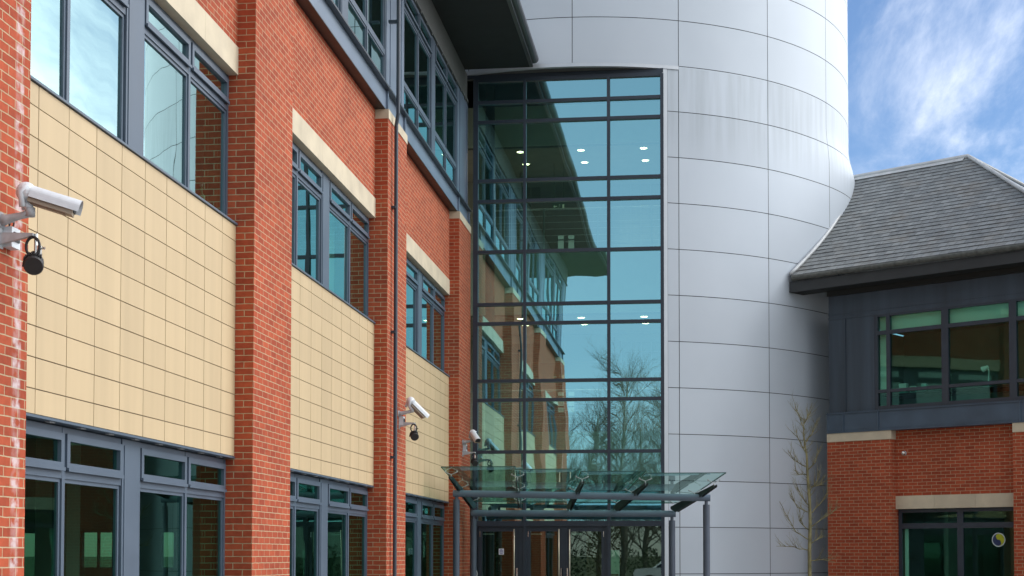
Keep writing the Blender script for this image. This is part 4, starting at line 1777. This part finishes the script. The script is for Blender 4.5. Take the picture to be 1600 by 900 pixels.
for p, q in zip(REAR, TIP):
    P, Q = Vector(p), Vector(q)
    d = (Q - P)
    side = d.cross(Vector((0, 0, 1))).normalized()
    up = side.cross(d.normalized())
    K = P + d * 0.62
    b = MB()
    # tapered plate: deep in the middle, pointed at both tips
    poly = [P - up * 0.02, P + d * 0.12 - up * 0.14, K - up * 0.10, Q - up * 0.03, Q + up * 0.02, P + up * 0.03]
    b.prism([v - side * 0.012 - side * 0.022 for v in poly], side * 0.012)
    b.prism([v + side * 0.022 for v in poly], side * 0.012)
    ao = b.build('support_arm', M_black, CN)
    s = MB()
    for t in (0.08, 0.55, 0.97):
        c = P + d * t + up * 0.03
        s.tube([c - up * 0.05, c + up * 0.04], 0.011, 8)
        for sg in (-1, 1):
            e = c + side * sg * 0.115 + up * 0.082
            s.tube([c + up * 0.035, e], 0.0085, 8)
            s.ball(e + up * 0.008, 0.017, 10, 6)
    s.build('spider_fitting', M_camg, ao, smooth=True)
# glass sheets, each one overlapping the next lower one
for i in range(4):
    A, B, C, D = Vector(REAR[i]), Vector(REAR[i + 1]), Vector(TIP[i + 1]), Vector(TIP[i])
    dz = Vector((0, 0, 0.135 + (0.026 - 0.0 * i)))
    ext = 0.18
    l = Vector((-0.13, 0, 0)) if i == 0 else Vector((-0.005, 0, 0))
    r = Vector((0.20, 0, 0)) if i == 3 else Vector((0.005, 0, 0))
    zl = min(A.z, B.z)
    zf = (C.z + D.z) / 2
    fr = Vector((0, -0.35, 0.052))
    bk_ = Vector((0, 0.3, -0.045))
    q = [Vector((A.x, A.y, (A.z + B.z) / 2)) + l + dz + bk_, Vector((B.x, B.y, (A.z + B.z) / 2)) + r + dz + bk_,
         Vector((C.x, C.y, zf)) + r * 1.0 + dz + fr, Vector((D.x, D.y, zf)) + l + dz + fr]
    b = MB()
    b.face(q)
    th = Vector((0, 0, -0.016))
    for a0, a1 in ((0, 1), (1, 2), (2, 3), (3, 0)):
        b.face([q[a0], q[a1], q[a1] + th, q[a0] + th], m=1)
    b.build('glass_sheet', [M_glass_canopy, M_glass_edge], CN)

# door entry post by the pier
ep = thing('door_entry_panel', 'grey rounded door entry panel beside the rear left canopy post', 'intercom', (-4.955, 33.2, 0))
b = MB()
prof = [(-0.05, 0), (0.06, 0), (0.06, 1.18), (0.035, 1.25), (-0.035, 1.30), (-0.05, 1.30)]
b.prism([(x, -0.04, z) for x, z in prof], (0, 0.08, 0))
b.build('panel_body', M_camg, ep, local=True, bevel=0.01)
b = MB()
b.tube([(0.005, -0.042, 1.19), (0.005, -0.055, 1.19)], 0.035, 14)
b.build('speaker_lens', M_black, ep, local=True)

# ------------------------------------------------------------------ wall cameras and their night lamps
def make_cctv(label, loc, yaw, tilt, group='wall cameras on the brick piers'):
    """local x points out of the wall"""
    t = thing('cctv_camera', label, 'security camera', loc, 0, group)
    b = MB()
    b.tube([(0.0, 0, 0), (0.018, 0, 0)], [0.062, 0.055], 18)
    b.tube([(0.012, 0, 0), (0.05, 0, 0.005), (0.16, 0, 0.028), (0.235, 0, 0.045)], [0.05, 0.036, 0.026, 0.030], 12)
    b.tube([(0.232, 0, 0.02), (0.232, 0, 0.085)], 0.036, 14)
    b.build('wall_arm', M_camg, t, local=True, smooth=True)
    # head
    hd_ = bpy.data.objects.new('camera_head', None)
    cy, sy, ct, st_ = math.cos(yaw), math.sin(yaw), math.cos(tilt), math.sin(tilt)
    f = Vector((cy * ct, sy * ct, -st_))
    s = Vector((-sy, cy, 0))
    u = s.cross(f) * -1
    u = f.cross(s)
    o = Vector((0.235, 0, 0.19))
    P = lambda x, y, z: o + f * x + s * y + u * z
    b = MB()
    # yoke and rounded tail
    b.tube([P(-0.02, -0.055, -0.12), P(-0.06, -0.055, -0.02), P(-0.02, -0.055, 0.04)], 0.022, 10)
    b.tube([P(-0.02, 0.055, -0.12), P(-0.06, 0.055, -0.02), P(-0.02, 0.055, 0.04)], 0.022, 10)
    b.ball(P(-0.035, 0, 0.0), 0.075, 16, 10)
    b.tube([Vector((0.232, 0, 0.07)), P(-0.015, 0, -0.07)], 0.032, 10)
    b.build('yoke', M_camw, t, local=True, smooth=True)
    b = MB()
    n = 14
    ring = [(0.070 * math.cos(a), 0.062 * math.sin(a)) for a in [math.pi * k / n for k in range(n + 1)]]
    ring = [(0.072, -0.036)] + ring + [(-0.072, -0.036)]
    L_ = 0.37
    for k in range(len(ring) - 1):
        a, c = ring[k], ring[k + 1]
        b.face([P(0.0, a[0], a[1]), P(L_, a[0], a[1]), P(L_, c[0], c[1]), P(0.0, c[0], c[1])])
    b.face([P(0.0, y, z) for y, z in ring])
    b.build('sunshield', M_camw, t, local=True, smooth=False)
    b = MB()
    b.obox(P(0.165, 0, -0.043), f * 0.165, s * 0.058, u * 0.026)
    b.obox(P(0.15, 0, -0.072), f * 0.13, s * 0.03, u * 0.006)
    b.build('housing', M_under, t, local=True, bevel=0.006)
    b = MB()
    b.obox(P(0.334, 0, -0.004), f * 0.004, s * 0.046, u * 0.04)
    b.build('front_window', M_blackpl, t, local=True)
    b = MB()
    b.box((0.0, 0.035, -0.19), (0.075, 0.175, -0.04))
    b.box((0.0755, 0.06, -0.145), (0.085, 0.15, -0.075), m=1)
    b.build('junction_box', [M_camw, M_blackpl], t, local=True, bevel=0.004)
    b = MB()
    b.tube([(0.02, 0.10, -0.05), (0.04, 0.07, -0.01), (0.05, 0.02, -0.005)], 0.007, 6)
    b.tube([(0.03, 0.13, -0.05), (0.06, 0.10, 0.0), (0.07, 0.03, 0.0)], 0.006, 6)
    b.build('cable', M_blackpl, t, local=True)
    return t


def make_lamp(label, loc, group='night lamps hung below the wall cameras'):
    t = thing('infrared_lamp', label, 'infrared lamp', loc, 0, group)
    b = MB()
    b.box((0.0, -0.035, -0.075), (0.010, 0.035, 0.075))
    b.prism([(0.01, -0.02, -0.045), (0.26, -0.02, 0.012), (0.26, -0.02, 0.03), (0.01, -0.02, 0.04)], (0, 0.04, 0))
    b.build('bracket', M_camg, t, local=True)
    b = MB()
    rp = [(0.255 + 0.052 * math.sin(a), 0, -0.068 + 0.052 * math.cos(a) * 1.35) for a in [2 * math.pi * k / 20 for k in range(21)]]
    b.tube(rp, 0.011, 8)
    b.build('hanging_ring', M_blackpl, t, local=True, smooth=True)
    b = MB()
    b.tube([(0.27, 0.02, 0.03), (0.27, 0.02, -0.12)], 0.014, 8)
    b.tube([(0.255, 0.05, -0.06), (0.325, 0.05, -0.072)], 0.010, 8)
    b.obox((0.285, 0.03, -0.09), (0.02, 0, 0), (0, 0.015, 0), (0, 0, 0.035))
    b.build('clamp', M_chrome, t, local=True)
    HS = 0.86
    # finned round head, tipped down and outward
    b = MB()
    f = Vector((0.30, -0.75, -0.42)).normalized()
    c = Vector((0.265, 0.0, -0.195))
    b.tube([c - f * 0.06, c - f * 0.05, c + f * 0.05, c + f * 0.062], [0.055 * HS, 0.080 * HS, 0.084 * HS, 0.076 * HS], 18)
    for k in range(9):
        a = -0.9 + k * 0.225
        s = Vector((1, 0, 0)) - f * f.x
        s.normalize()
        u = f.cross(s)
        b.bar(c - f * 0.045 + (s * math.sin(a) + u * math.cos(a)) * 0.086 * HS, c + f * 0.03 + (s * math.sin(a) + u * math.cos(a)) * 0.088 * HS, 0.008, 0.016, up=tuple(s * math.sin(a) + u * math.cos(a)))
    b.build('lamp_head', M_blackpl, t, local=True)
    b = MB()
    b.tube([c + Vector((0.0, 0.0, 0.09)), c + Vector((-0.07, 0, 0.05)), c + Vector((-0.085, 0.0, -0.02))], 0.008, 6)
    b.build('cable', M_blackpl, t, local=True)
    return t


make_cctv('pale wall camera pointing right on the nearest pier with white lime bloom', (XP, 10.47, 4.06), R_(16), R_(16))
make_lamp('black finned lamp hanging under the camera on the nearest pier', (XP, 10.47, 3.925))
make_cctv('pale wall camera beside the drainpipe on the third pier', (XP, 25.30, 4.01), R_(38), R_(40))
make_lamp('black round lamp under the camera beside the drainpipe', (XP, 25.36, 3.83))
make_cctv('small white wall camera tipped down on the last pier above the canopy', (XP, 32.35, 4.04), R_(-62), R_(30))
make_lamp('black lamp under the camera on the last pier above the canopy', (XP, 32.35, 3.80))

# ------------------------------------------------------------------ trees
def twig(mb, p, d, L, r, rng, depth, wob=0.25, up=0.15, n=5, sides=5, spread=0.8, kids=(3, 5)):
    pts = [Vector(p)]
    d = Vector(d).normalized()
    rads = [r]
    for k in range(n):
        d = (d + Vector((rng.uniform(-wob, wob), rng.uniform(-wob, wob), rng.uniform(-wob, wob) + up)) * 0.5).normalized()
        pts.append(pts[-1] + d * (L / n))
        rads.append(r * (1 - 0.8 * (k + 1) / n))
    mb.tube(pts, rads, sides, cap=False)
    if depth > 0:
        for q in range(rng.randint(*kids)):
            t = rng.uniform(0.25, 0.98)
            i = min(n - 1, int(t * n))
            b = pts[i].lerp(pts[i + 1], t * n - i)
            dd = (pts[i + 1] - pts[i]).normalized()
            a = Vector((rng.uniform(-1, 1), rng.uniform(-1, 1), rng.uniform(-0.3, 0.9)))
            nd = (dd + a * spread).normalized()
            twig(mb, b, nd, L * rng.uniform(0.35, 0.6), rads[i] * 0.55, rng, depth - 1, wob, up, max(3, n - 1), max(3, sides - 1), spread, kids)


TY = 33.6


def tp(px, py, dy=0.0):
    """photo measurement (pixel) -> point on the sapling's own upright plane, used only to take its proportions"""
    f_, y0 = 2353.8, 778.75
    x, y, z = (px - 800) / f_, (y0 - py) / f_, 1.0
    zc = z * math.cos(PITCH) - y * math.sin(PITCH)
    yc = z * math.sin(PITCH) + y * math.cos(PITCH)
    X, Y = x * math.cos(YAW) - zc * math.sin(YAW), x * math.sin(YAW) + zc * math.cos(YAW)
    t = TY / Y
    return Vector((t * X, TY + dy, EYE + t * yc))


rng = random.Random(11)
root = tp(1265.5, 980)
root.z = 0
SP = thing('bare_sapling', 'slender leafless young tree with lichen yellow twigs in front of the silver tower', 'tree', tuple(root))
tk = MB()
tpx = [(1265.5, 905), (1265, 860), (1266, 815), (1265, 780), (1262, 745), (1260.5, 712), (1257, 690), (1255, 668), (1258, 655)]
tpts = [root] + [tp(x, y) for x, y in tpx]
tk.tube(tpts, [0.050, 0.042, 0.040, 0.037, 0.034, 0.029, 0.022, 0.016, 0.010, 0.004], 9)
tk.build('trunk', M_lichen, SP, smooth=True)
tb = MB()
BRS = [[(1265, 859), (1250, 857), (1236, 853), (1213, 853)], [(1265, 843), (1245, 831), (1230, 807), (1218, 783)], [(1265, 828), (1250, 816), (1249, 792)],
       [(1267, 822), (1290, 807), (1313, 792)], [(1268, 801), (1287, 780), (1292, 765)], [(1266, 760), (1287, 757)], [(1267, 876), (1285, 874), (1304, 878)],
       [(1262, 735), (1272, 723), (1281, 699)], [(1260, 729), (1242, 718), (1232, 702)], [(1259, 708), (1248, 687), (1237, 675)], [(1260, 690), (1272, 669), (1275, 662)],
       [(1257, 672), (1250, 650), (1243, 641)], [(1262, 742), (1250, 740), (1240, 733)], [(1265, 790), (1252, 775), (1246, 760)], [(1264, 770), (1276, 750), (1280, 735)],
       [(1258, 660), (1262, 652), (1266, 645)], [(1265, 850), (1277, 842), (1286, 838)], [(1263, 800), (1245, 792), (1236, 770)]]
for br in BRS:
    dy = 0
    sgn = rng.uniform(-0.28, 0.28)
    pts = []
    for i, (x, y) in enumerate(br):
        pts.append(tp(x, y, sgn * i / 2))
    # soften
    fine = []
    for i in range(len(pts) - 1):
        for k in range(3):
            fine.append(pts[i].lerp(pts[i + 1], k / 3) + Vector((rng.uniform(-.015, .015), rng.uniform(-.02, .02), rng.uniform(-.012, .012))))
    fine.append(pts[-1])
    m = len(fine)
    r0 = 0.014
    tb.tube(fine, [r0 * (1 - 0.75 * i / m) for i in range(m)], 6, cap=False)
    for q in range(rng.randint(8, 12)):
        i = rng.randint(1, m - 2)
        d = (fine[i + 1] - fine[i]).normalized()
        twig(tb, fine[i], d + Vector((rng.uniform(-.8, .8), rng.uniform(-.8, .8), rng.uniform(0.0, 0.9))), rng.uniform(0.16, 0.42), 0.0062, rng, 2, 0.45, 0.25, 4, 4, 0.9, (1, 3))
for q in range(40):
    i = rng.randint(3, len(tpts) - 2)
    c = tpts[i].lerp(tpts[i + 1], rng.random())
    twig(tb, c, (rng.uniform(-1, 1), rng.uniform(-1, 1), rng.uniform(0.2, 1.0)), rng.uniform(0.15, 0.4), 0.006, rng, 2, 0.45, 0.3, 4, 4, 0.9, (1, 3))
tb.build('branches', M_lichen, SP, smooth=True)

# trees over the road behind the viewer: they show in the tall glazing
TREES = [(-4.4, -19.0, 13.8, 'tallest bare tree across the road, mirrored in the middle of the tower glass'),
         (-1.6, -22.0, 13.0, 'bare twiggy tree across the road mirrored at the right of the tower glass'),
         (-8.2, -23.0, 10.5, 'lower bare tree across the road to the left of the tallest one'),
         (1.5, -24.0, 10.0, 'pale stemmed bare tree across the road near the hedge'),
         (5.5, -21.0, 11.0, 'bare spreading tree across the road farthest to the right'),
         (-3.2, -26.0, 11.5, 'bare tree in the back row between the two tallest ones'),
         (-0.2, -17.5, 9.5, 'shorter bare tree nearest to the road edge'),
         (-6.2, -27.0, 12.0, 'bare tree in the back row behind the lower left one')]
GROWN = []
for ti, (x, y, h, lab) in enumerate(TREES):
    if ti >= 2:
        t = copy_tree(GROWN[ti % 2][0])
        t.location = (x, y, 0)
        t.rotation_euler = (0, 0, 1.3 + 1.1 * ti)
        k = h / GROWN[ti % 2][1]
        t.scale = (k * 1.1, k * 1.1, k)
        t['label'] = lab
        continue
    rg = random.Random(int(x * 10) + 100)
    t = thing('bare_tree', lab, 'tree', (x, y, 0), 0, 'bare trees across the road')
    GROWN.append((t, h))
    mb = MB()
    pts = [Vector((0, 0, 0))]
    for k in range(8):
        pts.append(pts[-1] + Vector((rg.uniform(-.12, .12), rg.uniform(-.12, .12), h * 0.105)))
    mb.tube(pts, [0.20 * (1 - 0.09 * k) for k in range(9)], 9)
    mb.build('trunk', M_bark_pale, t, local=True, smooth=True)
    cb = MB()
    for q in range(64):
        f_ = rg.uniform(0.08, 1.0)
        i = min(7, int(f_ * 8))
        c = pts[i].lerp(pts[i + 1], f_ * 8 - i)
        a = rg.uniform(0, 6.283)
        d = Vector((math.cos(a), math.sin(a), rg.uniform(0.5, 1.6)))
        twig(cb, c, d, h * rg.uniform(0.18, 0.34) * (1.15 - 0.6 * f_), 0.045 * (1.15 - 0.7 * f_), rg, 2, 0.5, 0.14, 4, 3, 1.0, (8, 11))
    cb.build('crown', M_bark, t, local=True)
hg = MB()
rg = random.Random(5)
for q in range(16000):
    x = rg.uniform(-26, 22)
    y = -18.0 - abs(rg.gauss(0, 2.2))
    top = 2.2 + 1.3 * math.sin(x * 0.9) + 0.7 * math.sin(x * 2.3 + 1)
    z = rg.uniform(0, 1) ** 0.8 * max(0.8, top)
    d = Vector((rg.uniform(-1, 1), rg.uniform(-1, 1), rg.uniform(-0.4, 1))).normalized() * rg.uniform(0.08, 0.2)
    s = d.cross(Vector((rg.uniform(-1, 1), rg.uniform(-1, 1), 1))).normalized() * rg.uniform(0.04, 0.09)
    c = Vector((x, y, z))
    hg.face([c, c + d * 0.5 + s, c + d, c + d * 0.5 - s])
tag(hg.build('undergrowth', M_leaf), 'rough green undergrowth along the far side of the road', 'undergrowth', kind='stuff')

# white hatchback parked across the road, mirrored low in the entrance glass
CAR = thing('parked_car', 'white hatchback parked by the road and mirrored low in the entrance glass', 'car', (-1.2, -10.6, 0), 0)
M_carp = plain('white_car_paint', (0.80, 0.82, 0.83), 0.2, var=0.02, spec=0.6)
prof = [(-2.05, 0.35), (-2.08, 0.62), (-1.98, 0.80), (-1.15, 0.93), (-0.55, 1.36), (0.35, 1.45), (1.20, 1.40), (1.72, 0.98), (1.98, 0.90), (2.02, 0.45), (1.95, 0.30), (-1.9, 0.28)]
b = MB()
for sgn in (-1, 1):
    inner = []
    for (x, z) in prof:
        yy = 0.86 if z < 0.95 else 0.86 - (z - 0.95) * 0.42
        inner.append((x, sgn * yy, z))
    b.face(inner if sgn < 0 else list(reversed(inner)))
for i in range(len(prof)):
    j = (i + 1) % len(prof)
    ya = 0.86 if prof[i][1] < 0.95 else 0.86 - (prof[i][1] - 0.95) * 0.42
    yb = 0.86 if prof[j][1] < 0.95 else 0.86 - (prof[j][1] - 0.95) * 0.42
    b.face([(prof[i][0], ya, prof[i][1]), (prof[i][0], -ya, prof[i][1]), (prof[j][0], -yb, prof[j][1]), (prof[j][0], yb, prof[j][1])])
b.build('body', M_carp, CAR, local=True, bevel=0.03, merge=True)
M_carg = plain('dark_car_glass', (0.02, 0.025, 0.03), 0.08, var=0.02)
for sgn in (-1, 1):
    b = MB()
    y1, y0 = 0.865, 0.70
    b.face([(-1.0, sgn * y1, 0.97), (0.25, sgn * y1, 0.99), (0.25, sgn * 0.69, 1.37), (-0.50, sgn * 0.70, 1.33)])
    b.face([(0.33, sgn * y1, 0.99), (1.50, sgn * y1, 1.02), (1.12, sgn * 0.70, 1.35), (0.33, sgn * 0.69, 1.37)])
    b.build('side_window', M_carg, CAR, local=True)
    for x in (-1.28, 1.25):
        wv = MB()
        wv.tube([(x, sgn * 0.70, 0.31), (x, sgn * 0.89, 0.31)], 0.31, 22)
        wo = wv.build('wheel', M_blackpl, CAR, local=True)
        wr = MB()
        wr.tube([(x, sgn * 0.885, 0.31), (x, sgn * 0.90, 0.31)], 0.2, 16)
        wr.build('rim', M_camg, wo, local=True)
    hl = MB()
    hl.obox((-1.98, sgn * 0.62, 0.70), (0.06, 0, 0.0), (0, 0.16, 0), (0, 0, 0.07))
    hl.build('headlight', M_chrome, CAR, local=True, bevel=0.02)
b = MB()
b.face([(-1.13, 0.78, 0.955), (-1.13, -0.78, 0.955), (-0.56, -0.66, 1.365), (-0.56, 0.66, 1.365)])
b.build('windscreen', M_carg, CAR, local=True)
